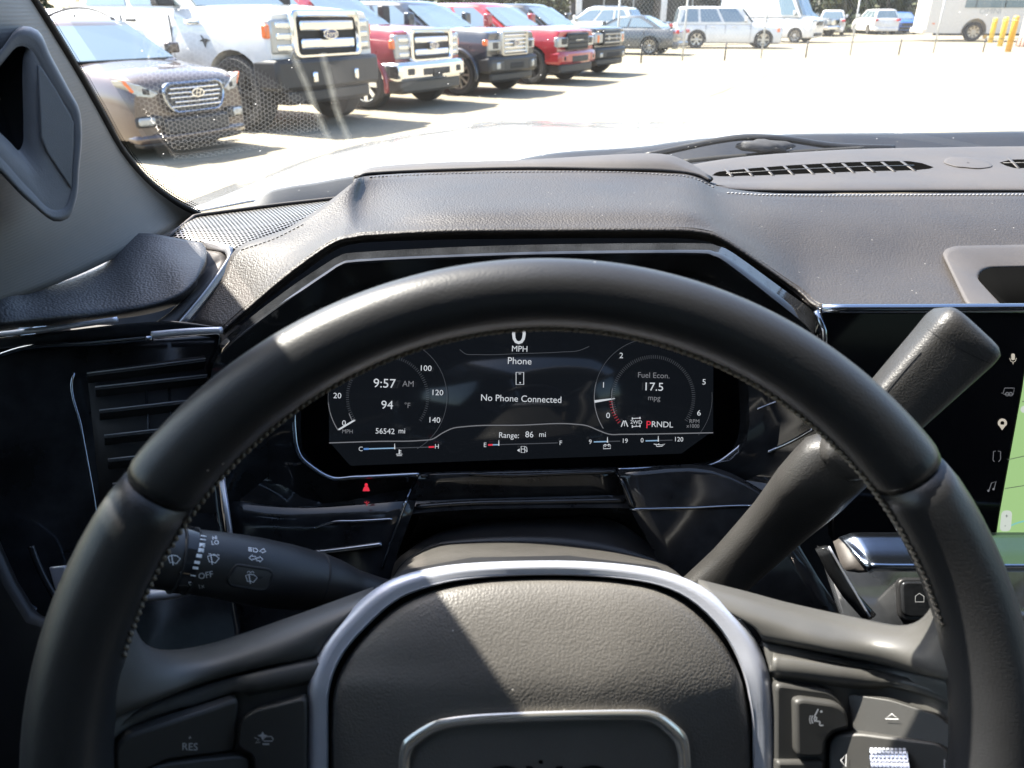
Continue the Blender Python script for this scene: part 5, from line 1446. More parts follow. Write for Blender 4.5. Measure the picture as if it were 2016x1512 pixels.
    # fascia pieces: (name, y0, y1, z0, z1, x, depth, material, bevel, mirrored)
    for q in S.get('nose', ()):
        nm, y0, y1, z0, z1, x, dp, mt, bv, both = q
        for s in ((1, -1) if both else (1,)):
            ya, yb_ = sorted((y0 * s, y1 * s))
            ym = max(abs(ya), abs(yb_)); sk = bow * ((abs(ya) / hw) ** 2), bow * ((abs(yb_) / hw) ** 2)
            V = np.array([(x - sk[0], ya, z0), (x - sk[1], yb_, z0), (x - sk[1], yb_, z1), (x - sk[0], ya, z1), (x - sk[0] - dp, ya, z0), (x - sk[1] - dp, yb_, z0), (x - sk[1] - dp, yb_, z1), (x - sk[0] - dp, ya, z1)])
            f = [(0, 1, 2, 3), (7, 6, 5, 4), (0, 4, 5, 1), (1, 5, 6, 2), (2, 6, 7, 3), (3, 7, 4, 0)]
            # wide pieces: subdivide so that they follow the bow
            if abs(yb_ - ya) > .5:
                n = 9; ys = np.linspace(ya, yb_, n); V = []
                for y in ys:
                    k = bow * (y / hw) ** 2
                    V += [(x - k, y, z0), (x - k, y, z1), (x - k - dp, y, z1), (x - k - dp, y, z0)]
                V = np.array(V); f = grid_faces(n, 4, False, True) + [(0, 1, 2, 3), tuple(4 * (n - 1) + i for i in (3, 2, 1, 0))]
            oo = mk(nm, V, f, M[mt] if isinstance(mt, str) else mt, o, mods=[BEV(bv, 2)] if bv else ())
            fixn(oo); oo.data.set_sharp_from_angle(angle=R(40))
    for (y, z, x, rx_, rz_, kind) in S.get('badges', ()):
        a = np.linspace(0, 2 * np.pi, 24, endpoint=False)
        V, f = prism(np.stack([np.full(24, x), rx_ * np.cos(a) + y, rz_ * np.sin(a) + z], 1), (1, 0, 0), .03)
        b_ = fixn(mk('emblem', V, f, M['chrome'] , o, smooth=False))
        if kind == 'Ford':
            V, f = prism(np.stack([np.full(24, x + .004), rx_ * .88 * np.cos(a) + y, rz_ * .82 * np.sin(a) + z], 1), (1, 0, 0), .03)
            fixn(mk('emblem_field', V, f, M['badge'], b_, smooth=False))
            v, ff = _txt['Ford']; v = v - (v.max(0) + v.min(0)) / 2; v = v * (rx_ * 1.35 / np.ptp(v[:, 0])); v[:, 0] += v[:, 1] * .3
            mk('emblem_lettering', np.stack([np.full(len(v), x + .0065), y + v[:, 0], z + v[:, 1] * 1.0], 1), ff, M['chrome'], b_, smooth=False)
        else:
            V, f = prism(np.stack([np.full(24, x + .004), rx_ * .80 * np.cos(a) + y, rz_ * .74 * np.sin(a) + z], 1), (1, 0, 0), .03)
            fixn(mk('emblem_field', V, f, M['trimblack'], b_, smooth=False))
            v, ff = _txt['H']; v = v - (v.max(0) + v.min(0)) / 2; v = v * (rz_ * 1.25 / np.ptp(v[:, 1])); v[:, 0] = v[:, 0] * 1.25 + v[:, 1] * .35
            mk('emblem_lettering', np.stack([np.full(len(v), x + .0065), y + v[:, 0], z + v[:, 1]], 1), ff, M['chrome'], b_, smooth=False)
    return o
def ring_piece(o, nm, yo0, yo1, zo0, zo1, t, x, dp, mt, bow, hw, rad=.05):
    """rounded rectangular grille surround"""
    Po = rounded([(yo0, zo0), (yo1, zo0), (yo1, zo1), (yo0, zo1)], rad, 4)
    Pi = rounded([(yo0 + t[0], zo0 + t[1]), (yo1 - t[0], zo0 + t[1]), (yo1 - t[0], zo1 - t[2]), (yo0 + t[0], zo1 - t[2])], rad * .7, 4)
    X = lambda p, d: (x - d - bow * (p[0] / hw) ** 2, p[0], p[1])
    rows = [[X(p, dp) for p in Po], [X(p, .02) for p in Po], [X(p * .8 + q * .2, 0) for p, q in zip(Po, Pi)], [X(p * .3 + q * .7, 0) for p, q in zip(Po, Pi)], [X(q, .03) for q in Pi], [X(q, dp) for q in Pi]]
    A = np.array(rows)
    oo = mk(nm, A.reshape(-1, 3), grid_faces(len(rows), len(Po), False, True), M[mt] if isinstance(mt, str) else mt, o)
    fixn(oo); oo.data.set_sharp_from_angle(angle=R(40))
    return oo

def pickup(hood, roof, w, paint_, r, lift=0.0, sill=.45, wb=3.9, **kw):
    belt = hood + .02
    S = dict(w=w, r=r, wb=wb, paint=paint_, bow=.07, ax0=.16, top_w=.90,
             body=[(.90, sill + .12, hood - .10, .93, .03), (.86, sill + .05, hood - .03, .965, .035), (.55, sill, hood + .0, .985, .05), (0, sill, hood + .03, 1.0, .05), (-.75, sill, belt + .02, 1.0, .03), (-1.0, sill - .05, belt, 1.0, .0), (-wb + .7, sill - .05, belt, 1.0, .0), (-wb, sill, belt, 1.0, .0), (-wb - .9, sill, belt - .02, 1.0, .0), (-wb - 1.05, sill + .1, belt - .06, .97, .0)],
             cab=(-.52, -1.28, -2.95, -3.12, belt, roof, w / 2 * .90, w / 2 * .74),
             win=[(.04, .48, .03, .46), (.53, .93, .52, .95)], handles=(-1.75, -2.75), seams=(-.95, -1.98, -3.05), mirror=(.20, .26, .14))
    S.update(kw)
    return S
grp = 'vehicles parked in a row with their noses to the lane'
# white lifted pickup
gw = G(492, 256)
S = pickup(1.46, 2.06, 1.98, M['p_white'], .47, sill=.62, tw=.30, arch=1.16, wheel='five', rim='trimblack', mirror=(.26, .36, .16), mirror_mat=M['trimblack'], handle_mat=M['trimblack'], side_glass='carglass')
S['nose'] = [('bumper', -.98, .98, .52, .90, 1.02, .45, 'trimblack', .05, False), ('lower_guard', -.80, .80, .34, .54, .96, .35, 'trimblack', .05, False),
             ('headlight', .60, .94, .96, 1.36, .93, .12, 'lamp', .03, True)] + [('lamp_cell', .64, .86, .99 + .13 * k, 1.07 + .13 * k, .942, .03, 'lampcell', .015, True) for k in range(3)] + [ ('turn_lens', .90, .985, 1.14, 1.30, .915, .10, 'amber', .02, True),
             ('grille_back', -.56, .56, .94, 1.42, .92, .1, 'dark', 0, False), ('grille_bar', -.50, .50, 1.22, 1.34, .975, .06, 'chrome', .02, False), ('grille_bar', -.50, .50, 1.01, 1.13, .975, .06, 'chrome', .02, False),
             ('fog_lamp', .60, .74, .66, .78, 1.005, .06, 'lamp', .03, True), ('tow_hook', .36, .44, .60, .74, 1.06, .1, 'chrome', .02, True)]
S['badges'] = [(0, 1.18, 1.0, .135, .062, 'Ford')]
t = vehicle('pickup_truck', 'white lifted pickup truck with big chrome grille and black bumper', 'pickup truck', gw, HEAD, S, grp)
t.scale = (1.07, 1.07, 1.07)
ring_piece(t, 'grille_frame', -.64, .64, .90, 1.47, (.085, .055, .09), .985, .14, 'chrome', .07, .99, .09)
V, f = prism([(-.30, -1.0, 1.12), (-.36, -1.0, 1.17), (-.33, -1.0, 1.12), (-.40, -1.0, 1.10), (-.33, -1.0, 1.09), (-.30, -1.0, 1.02), (-.27, -1.0, 1.09), (-.20, -1.0, 1.11), (-.27, -1.0, 1.13)], (0, -1, 0), .02)
fixn(mk('fender_emblem', V, f, M['trimblack'], t, smooth=False))
V, f = box((-.50, -.985, 1.33), (.30, .03, .07)); mk('fender_vent', V, f, M['chrome'], t, mods=[BEV(.015)])
# red pickup
gr = G(726, 215)
S = pickup(1.27, 1.84, 1.94, M['p_red'], .41, sill=.46, tw=.27, arch=1.22, wheel='chrome', rim='chrome', flare=M['p_red'], mirror=(.22, .32, .15), mirror_mat=M['trimblack'])
S['nose'] = [('bumper', -.97, .97, .47, .78, 1.04, .45, 'chrome', .06, False), ('air_dam', -.88, .88, .27, .50, .98, .35, M['grain'], .05, False),
             ('bumper_slot', -.40, .40, .55, .67, 1.046, .06, 'trimblack', .02, False), ('fog_lamp', .60, .80, .56, .69, 1.046, .06, 'trimblack', .03, True),
             ('headlight', .58, .93, .82, 1.20, .93, .12, 'lamp', .03, True)] + [('lamp_cell', .62, .84, .85 + .115 * k, .925 + .115 * k, .942, .03, 'lampcell', .015, True) for k in range(3)] + [ ('turn_lens', .88, .968, .98, 1.12, .92, .10, 'amber', .02, True), ('number_plate', -.13, .13, .52, .66, 1.06, .02, 'trimblack', .004, False),
             ('grille_back', -.54, .54, .80, 1.24, .92, .1, 'dark', 0, False), ('grille_bar', -.48, .48, 1.06, 1.16, .975, .06, 'chrome', .02, False), ('grille_bar', -.48, .48, .87, .97, .975, .06, 'chrome', .02, False)]
S['badges'] = [(0, 1.015, 1.0, .125, .056, 'Ford')]
t = vehicle('pickup_truck', 'dark red pickup truck with chrome grille and chrome bumper', 'pickup truck', gr, HEAD, S, grp)
ring_piece(t, 'grille_frame', -.61, .61, .77, 1.29, (.085, .055, .085), .985, .14, 'chrome', .07, .97, .08)
# black pickup with silver grille
gb = G(906, 188)
S = pickup(1.20, 1.74, 1.94, M['p_navy'], .40, sill=.44, wheel='spoke', rim='alloy', flare=M['p_navy'])
S['nose'] = [('bumper', -.95, .95, .42, .74, 1.00, .42, 'trimblack', .06, False), ('air_dam', -.85, .85, .26, .45, .94, .35, 'trimblack', .05, False),
             ('bumper_slot', -.28, .28, .50, .62, 1.006, .06, 'dark', .02, False), ('bumper_skin', .50, .92, .47, .66, 1.012, .08, M['grain'], .03, True), ('fog_lamp', .62, .76, .50, .64, 1.018, .05, 'lamp', .03, True),
             ('headlight', .50, .92, .84, 1.04, .94, .12, 'lamp', .03, True), ('headlamp_core', .60, .78, .88, 1.00, .945, .03, 'trimblack', .02, True), ('turn_lens', .88, .965, .94, 1.05, .925, .10, 'amber', .02, True),
             ('grille_back', -.50, .50, .76, 1.16, .92, .1, 'alloy', 0, False)] + [('grille_bar', -.42, .42, .80 + .075 * k, .835 + .075 * k, .965, .05, 'chrome', .01, False) for k in range(5)]
S['badges'] = [(0, .97, .985, .12, .052, 'Ford')]
t = vehicle('pickup_truck', 'black pickup truck with silver barred grille between two red trucks', 'pickup truck', gb, HEAD, S, grp)
ring_piece(t, 'grille_frame', -.52, .52, .74, 1.20, (.08, .05, .06), .975, .14, 'alloy', .07, .97, .05)
# bright red pickup with black grille
g2 = G(1046, 166)
S = pickup(1.17, 1.72, 1.94, M['p_red2'], .40, sill=.44, wheel='five', rim='trimblack', handle_mat=M['trimblack'], side_glass='carglass')
S['nose'] = [('bumper', -.95, .95, .44, .72, 1.00, .42, M['p_red2'], .06, False), ('air_dam', -.85, .85, .24, .46, .95, .35, 'trimblack', .05, False),
             ('bumper_slot', -.42, .42, .48, .62, 1.006, .06, 'trimblack', .02, False), ('bumper_end', .60, .90, .48, .66, 1.012, .08, M['p_red2'], .03, True), ('fog_lamp', .70, .80, .52, .62, 1.018, .05, 'dark', .03, True),
             ('headlight', .52, .94, .80, 1.02, .94, .12, 'lamp', .03, True), ('headlamp_core', .56, .80, .86, 1.0, .946, .05, 'trimblack', .02, True),
             ('grille_back', -.54, .54, .74, 1.10, .95, .1, 'trimblack', .03, False), ('grille_light', -.20, .20, .93, .97, .965, .02, 'lamp', .01, False)] + [('grille_bar', -.48, .48, .78 + .09 * k, .80 + .09 * k, .965, .03, 'dark', .005, False) for k in range(4)]
t = vehicle('pickup_truck', 'bright red pickup truck with a black grille and red bumper', 'pickup truck', g2, HEAD, S, grp)
# far black pickup
g3 = G(1122, 150)
S = pickup(1.17, 1.72, 1.94, M['p_black'], .40, sill=.44, wheel='five', rim='alloy')
S['nose'] = [('bumper', -.95, .95, .42, .70, 1.00, .42, 'trimblack', .06, False), ('air_dam', -.85, .85, .26, .44, .95, .35, 'trimblack', .05, False), ('bumper_slot', -.42, .42, .46, .58, 1.006, .06, 'dark', .02, False),
             ('headlight', .54, .94, .80, 1.05, .94, .12, 'lamp', .03, True), ('turn_lens', .72, .84, .82, 1.0, .946, .05, 'amber', .02, True),
             ('grille_back', -.54, .54, .74, 1.10, .95, .1, 'trimblack', .03, False), ('grille_lamp', .20, .30, .86, .98, .965, .02, 'lamp', .02, True), ('fog_lamp', .62, .78, .46, .58, 1.01, .05, 'lamp', .03, True)] + [('grille_bar', -.48, .48, .80 + .10 * k, .83 + .10 * k, .965, .03, 'alloy', .005, False) for k in range(3)]
t = vehicle('pickup_truck', 'all black pickup truck, farthest of the row facing the lane', 'pickup truck', g3, HEAD, S, grp)

def car(kind, w, paint_, roof, hood, r=.33, wb=2.7, fo=.88, ro=.95, **kw):
    z0 = .22
    S = dict(w=w, r=r, wb=wb, paint=paint_, bow=.16, top_w=.86, tw=.22, arch=1.14, rim='alloy', wheel='spoke')
    belt = hood + .07
    tail = belt - (.0 if kind != 'sedan' else .03)
    S['body'] = [(fo, z0 + .10, hood - .26, .86, .04), (fo - .06, z0 + .03, hood - .13, .92, .05), (fo - .35, z0, hood - .03, .97, .06), (0, z0, hood + .02, 1, .06), (-.50, z0, belt - .0, 1, .04), (-.9, z0, belt, 1, .0), (-wb + .5, z0, belt + .02, 1, .0), (-wb - .1, z0, belt + .01, .99, .0), (-wb - ro + .15, z0 + .06, tail, .96, .0), (-wb - ro, z0 + .14, tail - .10, .90, .0)]
    if kind == 'suv': S['cab'] = (-.30, -1.05, -wb - ro + .45, -wb - ro + .12, belt, roof, w / 2 * .90, w / 2 * .70)
    if kind == 'wagon': S['cab'] = (-.45, -1.00, -wb - ro + .22, -wb - ro + .10, belt, roof, w / 2 * .94, w / 2 * .80)
    if kind == 'sedan': S['cab'] = (-.42, -1.25, -wb + .35, -wb - .40, belt, roof, w / 2 * .88, w / 2 * .66)
    if kind == 'van': S['cab'] = (.30, -.35, -wb - ro + .12, -wb - ro + .05, belt, roof, w / 2 * .97, w / 2 * .88)
    S['win'] = [(.05, .36, .05, .36), (.40, .68, .40, .68), (.72, .96, .72, .94)] if kind != 'sedan' else [(.06, .46, .06, .46), (.50, .92, .50, .92)]
    S['handles'] = (-1.35, -2.3)
    S['seams'] = (-.70, -1.65, -2.45)
    S['nose'] = [('headlight', w * .27, w * .44, hood - .24, hood - .12, fo + .0, .12, 'lamp', .03, True), ('grille', -w * .22, w * .22, hood - .38, hood - .18, fo + .01, .08, 'trimblack', .03, False),
                 ('air_intake', -w * .30, w * .30, z0 + .10, z0 + .26, fo + .01, .08, 'trimblack', .03, False), ('tail_lamp', w * .34, w * .47, belt - .18, belt - .04, -wb - ro + .10, .14, 'redlens', .03, True),
                 ('rear_bumper', -w * .44, w * .44, z0 + .02, z0 + .26, -wb - ro + .22, .26, paint_, .05, False)]
    S.update(kw)
    return S
# brown family SUV, nearest on the left
S = car('suv', 1.88, M['p_brown'], 1.66, 1.06, r=.36, wb=2.8, fo=.92, rails=True, mirror=(.2, .15, .12))
fo = .92
S['nose'] = [] + [('grille_bar', -(.45, .40, .45, .47, .44)[k] + .06, (.45, .40, .45, .47, .44)[k] - .06, .635 + .055 * k, .658 + .055 * k, .97, .05, 'chrome', .008, False) for k in range(5)] + \
            [('fog_lamp_bezel', .52, .86, .42, .56, .945, .12, 'trimblack', .03, True), ('fog_lamp', .62, .84, .44, .55, .952, .08, 'lamp', .03, True), ('air_intake', -.52, .52, .30, .52, .95, .1, 'trimblack', .04, False),
             ('bumper_lip', -.88, .88, .22, .34, .94, .25, 'p_brown', .05, False), ('under_guard', -.82, .82, .16, .25, .90, .2, 'trimblack', .04, False), ('rear_bumper', -.84, .84, .24, .5, -3.55, .26, 'p_brown', .05, False)]
S['badges'] = [(0, .80, .99, .10, .055, 'H')]
gh_ = np.array(gw[:2]) - np.array([1.44, 2.55]) + np.array([.42, .12])
hs = vehicle('family_car', 'brown metallic SUV with chrome slatted grille, parked nearest behind the pillar', 'SUV', gh_, HEAD, S, grp)
hs.scale = (.88, .88, .88)
def nose_poly(o, nm, pts, x, dp, mt, both=True, bow=.16, hw=.94, bev=.012):
    for s in ((1, -1) if both else (1,)):
        P_ = np.array([(x - bow * (y / hw) ** 2 * (1.0 if abs(y) < .5 else 1.25), y * s, z) for y, z in pts])
        V, f = prism(P_, (1, 0, 0), dp)
        q = fixn(mk(nm, V, f, M[mt], o, smooth=False, mods=[BEV(bev)] if bev else ()))
hexo = [(-.40, .945), (.40, .945), (.50, .86), (.47, .70), (.36, .565), (-.36, .565), (-.47, .70), (-.50, .86)]
nose_poly(hs, 'grille_back', [(y * .93, .755 + (z - .755) * .90) for y, z in hexo], .955, .12, 'trimblack', False)
Po = rounded(hexo, .06, 4); Pi = rounded([(y * .92, .755 + (z - .755) * .86) for y, z in hexo], .05, 4)
X_ = lambda p, d: (.972 - d - .16 * (p[0] / .94) ** 2, p[0], p[1])
A = np.array([[X_(p, .12) for p in Po], [X_(p, .01) for p in Po], [X_((p + q) / 2, 0) for p, q in zip(Po, Pi)], [X_(q, .012) for q in Pi], [X_(q, .05) for q in Pi]])
fixn(mk('grille_frame', A.reshape(-1, 3), grid_faces(5, len(Po), False, True), M['darkchrome'], hs, auto=40))
nose_poly(hs, 'headlight', [(.52, .82), (.60, .775), (.78, .80), (.90, .93), (.92, .99), (.72, .93)], .955, .22, 'lamp')
nose_poly(hs, 'headlamp_core', [(.63, .81), (.71, .82), (.71, .89), (.63, .88)], .962, .05, 'trimblack')
nose_poly(hs, 'turn_lens', [(.82, .84), (.90, .94), (.92, 1.0), (.87, .98), (.80, .86)], .960, .10, 'amber')
# ---- beyond the row
def at_axle(px, py): return G(px, py)
v2 = lambda a: (math.cos(R(a)), math.sin(R(a)))
vehicle('sedan', 'grey sedan seen from behind with red tail lamps, beyond the row of pickups', 'car', G(1150, 106), (-.90, .43), car('sedan', 1.82, M['p_grey'], 1.40, .88, handles=()), side=1)
vehicle('family_car', 'white SUV with dark windows, half hidden behind the far black pickup', 'SUV', G(1118, 92), (-.9, .45), car('suv', 1.9, M['p_white'], 1.70, 1.05, r=.36), side=0)
S = pickup(1.10, 1.78, 1.96, M['p_black'], .40, sill=.44)
S['nose'] = [('bumper', -.96, .96, .40, .66, 1.0, .42, 'chrome', .06, False), ('headlight', .55, .95, .72, 1.02, .94, .12, 'lamp', .03, True), ('grille_back', -.54, .54, .70, 1.06, .95, .1, 'trimblack', .03, False)]
vehicle('pickup_truck', 'dark pickup truck with a pale cabin roof, tailing the white wagon', 'pickup truck', G(1288, 92), (.93, -.36), S, side=0)
S = car('wagon', 1.93, M['p_white'], 1.74, 1.0, r=.38, wb=2.99, fo=.92, ro=1.1, wheel='five', tw=.24, rim='alloy')
S['nose'] += [('turn_lens', .84, .955, .70, .86, .84, .12, 'amber', .02, True)]
S['seams'] = (-.62, -1.75, -2.62)
vehicle('station_wagon', 'white boxy station wagon with dark side windows, parked side on beyond the lane', 'car', G(1500, 96), v2(-7), S)
van = car('van', 2.0, M['p_white'], 2.55, 1.25, r=.36, wb=3.6, fo=1.0, ro=1.0, handles=())
van['win'] = [(.02, .22, .02, .20)]
vehicle('van', 'tall white van with a sloping nose behind the station wagon', 'van', G(1563, 84), v2(-38), van)
S = pickup(1.10, 1.72, 1.94, M['p_grey'], .40, sill=.44)
S['nose'] = [('bumper', -.96, .96, .40, .66, 1.0, .42, 'chrome', .06, False), ('headlight', .55, .95, .74, 1.02, .94, .12, 'lamp', .03, True), ('grille_back', -.54, .54, .70, 1.06, .95, .1, 'chrome', .03, False)]
vehicle('pickup_truck', 'grey pickup truck with a chrome bumper beside the white van', 'pickup truck', G(1608, 72), v2(-45), S)
vehicle('family_car', 'small white hatchback with a dark rear window beside the grey pickup', 'car', G(1632, 68), v2(70), car('suv', 1.86, M['p_white'], 1.62, 1.0, handles=()), side=0)
S = car('suv', 1.92, M['p_white'], 1.68, 1.02, handles=())
vehicle('family_car', 'white SUV seen from behind, standing left of the blue car', 'SUV', G(1704, 66) + np.array([0, 0, 0]), v2(88), S, side=0)
vehicle('hatchback', 'bright blue small car facing the lane by the trees', 'car', G(1778, 67), v2(-100), car('suv', 1.74, M['p_blue'], 1.50, .95, wb=2.5, fo=.75, ro=.6), side=0)

# bus
def bus():
    p = G(1912, 82)
    hd_ = np.array([.985, -.17]); hd_ /= np.linalg.norm(hd_)
    o = root('bus', 'white bus with dark windows and an OMNI nameplate behind the yellow bollards', 'bus', (p[0], p[1], 0), math.atan2(hd_[1], hd_[0]), interior=False)
    r = .50; L0, L1 = -2.55, 7.0
    V, f = box(((L0 + L1) / 2, 1.25, 1.75), (L1 - L0, 2.5, 2.65))
    b = mk('body', V, f, M['offwhite'], o, smooth=False)
    cut(b, [cyl_y(0, -.2, .5, .52, .66)])
    V, f = box(((L0 + L1) / 2, .06, .38), (L1 - L0 - .9, .08, .14)); mk('skirt', V, f, M['trimblack'], o, smooth=False)
    V, f = box((2.9, -.012, 2.22), (8.2 - .9, .03, 1.0)); mk('window_band', V, f, M['carglass'], o, smooth=False)
    for k in range(5):
        V, f = box((-.2 + 1.5 * k, -.03, 2.22), (.05, .02, 1.0)); mk('window_bar', V, f, M['trimblack'], o, smooth=False)
    V, f = box((L0 - .08, 1.25, .55), (.16, 2.4, .26)); mk('bumper', V, f, M['offwhite'], o, mods=[BEV(.04)])
    for x in (-2.2, 1.6):
        V, f = box((x, -.015, .92), (.12, .03, .07)); mk('marker_lamp', V, f, M['amber'], o, smooth=False)
    tv, rv, bk = wheel_meshes(r, .30, 'steel')
    t = mk('wheel', tv[0] + np.array([0, .14, r]), tv[1], M['tyre'], o, auto=40)
    mk('rim', rv[0] + np.array([0, .14, r]), rv[1], M['alloy'], t, auto=40)
    mk('brake_disc', bk[0] + np.array([0, .14, r]), bk[1], M['trimblack'], t, auto=40)
    v, ff = _txt['OMNI']; v = v - v.min(0); v = v * (.27 / np.ptp(v[:, 1])); v[:, 0] *= 1.15
    mk('nameplate', np.stack([.05 + v[:, 0], np.full(len(v), -.008), 1.42 + v[:, 1]], 1), ff, M['p_silver'], o, smooth=False)
    V, f = cyl_y(.66, -.05, .12, .26, .10, 14); mk('fuel_cap', V, f, M['yellow2'], o)
bus()

# ---- ground, joints, kerb strip
xs = np.linspace(-120, 140, 27); ys = np.linspace(-40, 220, 27)
V = [(x, y, 0) for x in xs for y in ys]
o = mk('ground', V, grid_faces(27, 27), M['concrete'], None, smooth=False); tag(o, kind='structure')
if o.data.polygons[0].normal.z < 0: o.data.flip_normals()
sh = []
def jline(p, q, w=.02, wob=.0, n=14):
    a, b = np.array(G(*p))[:2], np.array(G(*q))[:2]
    P_ = [a + (b - a) * t + rng.normal(0, wob, 2) for t in np.linspace(0, 1, n)]
    v, f = pr_line(P_, w)
    sh.append((np.c_[v, np.full(len(v), .004)], f))
jline((300, 330), (640, 290), .012, .03); jline((700, 340), (1000, 270), .012, .02, 20); jline((1580, 120), (1400, 190), .03, .05); jline((1400, 190), (1100, 205), .02, .05)
jline((160, 380), (460, 330), .014, .03); jline((1000, 226), (1240, 222), .012, .02); jline((870, 290), (980, 268), .012, .03)
V, f = join(sh)
tag(mk('pavement_crack', V, f, M['crack'], None, smooth=False), kind='structure')
# ---- fence line and cable rail
fa, fb = G(1190, 126)[:2], G(1520, 103)[:2]
fa = np.array([5.2, 28.5]); fb = np.array([24.0, 37.5])
fd = (fb - fa) / np.linalg.norm(fb - fa)
def fence_pt(px, base=True):
    # where a vertical sheet through the view column meets the fence line
    d = ray(px, 100)
    k = (fa[0] * fd[1] - fa[1] * fd[0]) / (d[0] * fd[1] - d[1] * fd[0])
    return np.array([d[0] * k, d[1] * k])
fen = root('chain_link_fence', 'pale chain link fence with thin posts in front of the parked cars', 'fence', (*fence_pt(1345), 0), interior=True)
fp = [fence_pt(x) for x in (1215, 1345, 1500, 1675, 1838, 2060)]
for p in fp:
    V, f = sweep([(p[0], p[1], 0), (p[0], p[1], 2.6)], .033, n=8, ref=(1, 0, 0)); mk('post', V, f, M['galv'], fen)
for z in (2.0,):
    V, f = sweep([(p[0], p[1], z - .10 * (i == 0)) for i, p in enumerate(fp)], .022, n=6); mk('rail', V, f, M['galv'], fen)
wm = bpy.data.materials.new('chain_link_wire'); wm.use_nodes = True
m = wm
b_ = bsdf(m); b_.inputs['Base Color'].default_value = (.42, .42, .40, 1); b_.inputs['Metallic'].default_value = .6; b_.inputs['Roughness'].default_value = .5
V, f = [], []
sh = []
p0, p1 = fp[0], fp[-1]
Lf = np.linalg.norm(p1 - p0); e = (p1 - p0) / Lf
H_ = 1.95; stp = .16
Vw, Fw = [], []
def wire(s0, z0, s1, z1):
    a = np.array([*(p0 + e * s0), z0]); b2 = np.array([*(p0 + e * s1), z1])
    d = b2 - a; nrm = np.array([-e[1], e[0], 0]); sd_ = np.cross(d / np.linalg.norm(d), nrm) * .0028
    k = len(Vw); Vw.extend([a - sd_, a + sd_, b2 + sd_, b2 - sd_]); Fw.append((k, k + 1, k + 2, k + 3))
n_ = int((Lf + H_) / stp)
for i in range(n_):
    s = i * stp
    s0, s1 = s, s - H_; z0, z1 = .05, .05 + H_
    if s0 > Lf: z0 += s0 - Lf; s0 = Lf
    if s1 < 0: z1 -= -s1; s1 = 0
    if z1 > z0: wire(s0, z0, s1, z1)
    s = i * stp - H_
    s0, s1 = s, s + H_; z0, z1 = .05, .05 + H_
    if s0 < 0: z0 += -s0; s0 = 0
    if s1 > Lf: z1 -= s1 - Lf; s1 = Lf
    if z1 > z0: wire(s0, z0, s1, z1)
o = mk('wire_mesh', Vw, Fw, wm, fen, smooth=False); tag(o, kind='stuff')
cbl = root('cable_rail', 'low cable barrier on short dark posts along the edge of the lane', 'barrier', (*fence_pt(1420), 0), interior=True)
cp_ = [fence_pt(x) - np.array([.0, .6]) for x in (1180, 1258, 1340, 1420, 1500, 1577, 1665, 1757, 1845, 1920, 2060)]
for p in cp_[1::2]:
    V, f = sweep([(p[0], p[1], 0), (p[0], p[1], .58)], .028, n=8, ref=(1, 0, 0)); mk('post', V, f, M['trimblack'], cbl)
V, f = sweep([(p[0], p[1], .50) for p in cp_], .012, n=6); mk('cable', V, f, M['trimblack'], cbl)
# ---- bollards and gate post
for k, (px, py, mt, lb) in enumerate(((1949, 84, 'yellow', 'yellow bollard, leftmost of three beside the bus'), (1968, 91, 'yellow', 'yellow bollard in the middle of three beside the bus'), (1984, 102, 'yellow2', 'deeper yellow bollard, nearest of three beside the bus'))):
    p = G(px, py)
    d_ = np.linalg.norm(p)
    h = 1.22 + .08 * k
    V, f = sweep([(p[0], p[1], 0), (p[0], p[1], h - .08), (p[0], p[1], h - .03), (p[0], p[1], h), (p[0], p[1], h + .004)], [.125, .125, .115, .07, .01], n=20, ref=(1, 0, 0))
    o = root('bollard', lb, 'bollard', (p[0], p[1], 0), group='yellow bollards by the bus', interior=True)
    mk('bollard_post', V, f, M[mt], o)
    V, f = sweep([(p[0], p[1], h - .22), (p[0], p[1], h - .16)], .127, n=20, ref=(1, 0, 0)); mk('bollard_band', V, f, M['yellow2'], o)
p = G(2010, 92)
gp_ = root('gate_post', 'broad pale gate post at the right edge beside the bollards', 'gate post', (p[0], p[1], 0), interior=True)
V, f = box((p[0] + .30, p[1], 1.6), (.75, .5, 3.2)); mk('post', V, f, M['offwhite'], gp_, mods=[BEV(.03)])
V, f = box((p[0] + .30, p[1], .17), (.85, .6, .30)); mk('footing', V, f, mat('faded_red', (.42, .25, .20), .8), gp_, mods=[BEV(.03)])
V, f = sweep([(p[0] - .14, p[1] - .1, 0), (p[0] - .14, p[1] - .1, 3.2)], .02, n=8, ref=(1, 0, 0)); mk('conduit', V, f, M['trimblack'], gp_)
# ---- dealership building behind the parked cars
bp = np.array([9.0, 62.0])
bl = root('glass_building', 'dark glazed building with white columns behind the station wagon', 'building', (bp[0], bp[1], 0), interior=False)
V, f = box((2.4, 4, 2.9), (14, 6, 5.8)); mk('wall', V, f, M['lot_wall'], bl, smooth=False)
for i in range(6):
    V, f = box((-3.3 + 2.18 * i, .96, 2.0), (1.95, .10, 3.7)); mk('window', V, f, M['dark_glass'], bl, smooth=False)
    V, f = box((-2.22 + 2.18 * i, .90, 2.0), (.10, .22, 3.8)); mk('mullion', V, f, M['p_silver'], bl, smooth=False)
V, f = box((2.4, .2, 4.3), (15, 3.0, .6)); mk('canopy', V, f, M['p_white'], bl, smooth=False)
for x in (-4.2, 1.9, 8.0, 9.2):
    V, f = box((x, -.9, 2.1), (.42, .42, 4.2)); mk('column', V, f, M['p_white'], bl, mods=[BEV(.02)])
V, f = box((2.4, .6, .3), (14, .8, .6)); mk('plinth', V, f, M['p_grey'], bl, smooth=False)
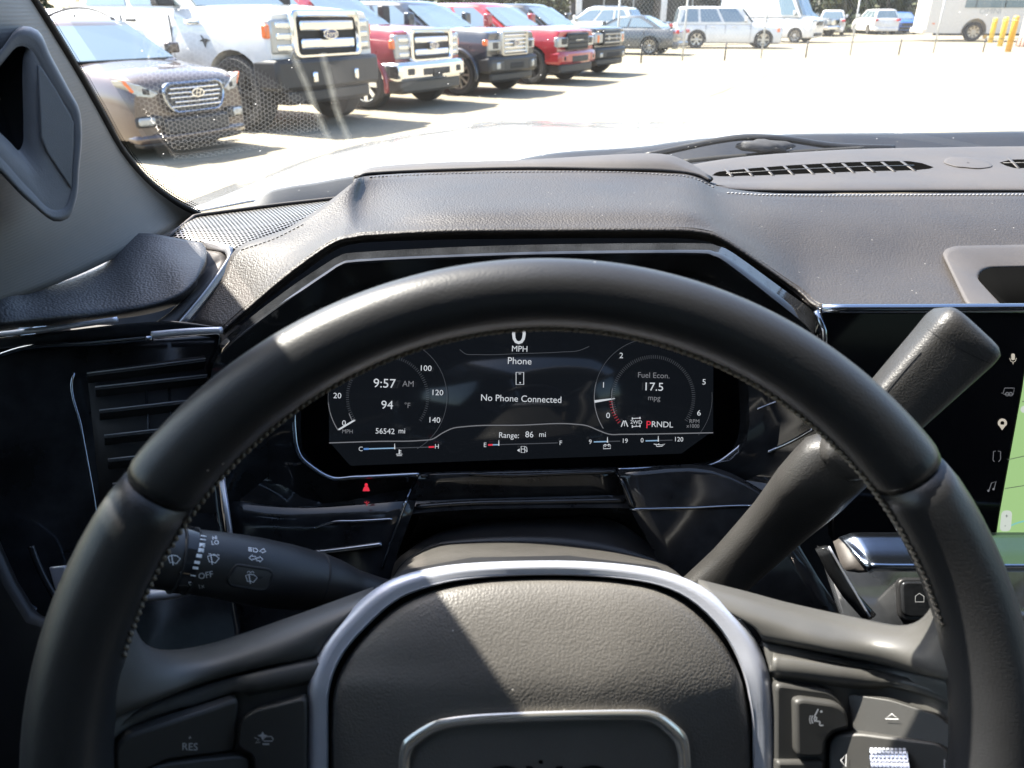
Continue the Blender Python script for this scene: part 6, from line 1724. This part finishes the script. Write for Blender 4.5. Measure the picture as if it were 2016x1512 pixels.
# ---- trees along the back
def leaf_cloud(n, cx, cy, cz, sx, sy, sz, ls):
    """small leaf clumps spread through a lumpy crown"""
    k = 16
    cc = np.stack([rng.uniform(-1, 1, k) * sx, rng.uniform(-1, 1, k) * sy, rng.uniform(-1, 1, k) * sz], 1) * .8
    rad = rng.uniform(.25, .5, k) * min(sx, sz)
    j = rng.integers(0, k, n)
    d = rng.normal(0, 1, (n, 3)); d /= np.linalg.norm(d, axis=1)[:, None]
    P_ = cc[j] + d * (rad[j] * rng.uniform(.55, 1.05, n))[:, None] + np.array([cx, cy, cz])
    a = rng.normal(0, 1, (n, 3)); a /= np.linalg.norm(a, axis=1)[:, None]
    b3 = np.cross(a, rng.normal(0, 1, (n, 3))); b3 /= np.linalg.norm(b3, axis=1)[:, None]
    s = ls * rng.uniform(.6, 1.3, n)[:, None]
    Q = np.stack([P_ + a * s, P_ + b3 * s * .6, P_ - a * s, P_ - b3 * s * .6], 1).reshape(-1, 3)
    return Q, [(4 * i, 4 * i + 1, 4 * i + 2, 4 * i + 3) for i in range(n)]
parts = []
for i in range(30):
    x = -16 + i * 3.1 + rng.normal(0, .5); y = 74 + rng.normal(0, 2.5) + .12 * abs(x - 20)
    parts.append(leaf_cloud(4200, x, y, 2.4 + rng.uniform(0, .8), 2.8, 2.2, 3.0, .26))
for i in range(26):
    parts.append(leaf_cloud(3000, -14 + i * 3.5, 79, 2.6, 2.8, 1.5, 3.2, .34))
for i in range(16):
    x = -24 + i * 2.6; y = 27 + .18 * (x + 24) ** 1.0
    y = 30 + 1.55 * (x + 24) * .6
    parts.append(leaf_cloud(1800, x - 2, y + 6, 2.0 + rng.uniform(0, .6), 1.8, 1.8, 2.2, .16))
V, f = join(parts)
o = mk('woodland', V, f, M['leaf'], None, smooth=False)
tag(o, 'dense green woodland along the far edge of the parking lot', None, None, 'stuff')
parts = []
for i in range(14):
    x = -14 + i * 6.2 + rng.normal(0, 1); y = 76 + rng.normal(0, 1)
    parts.append(sweep([(x, y, 0), (x + .1, y, 3), (x, y + .1, 7)], [.22, .17, .08], n=8, ref=(1, 0, 0)))
V, f = join(parts)
o = mk('woodland_trunks', V, f, M['bark']); tag(o, 'tree trunks inside the far woodland', None, None, 'stuff')
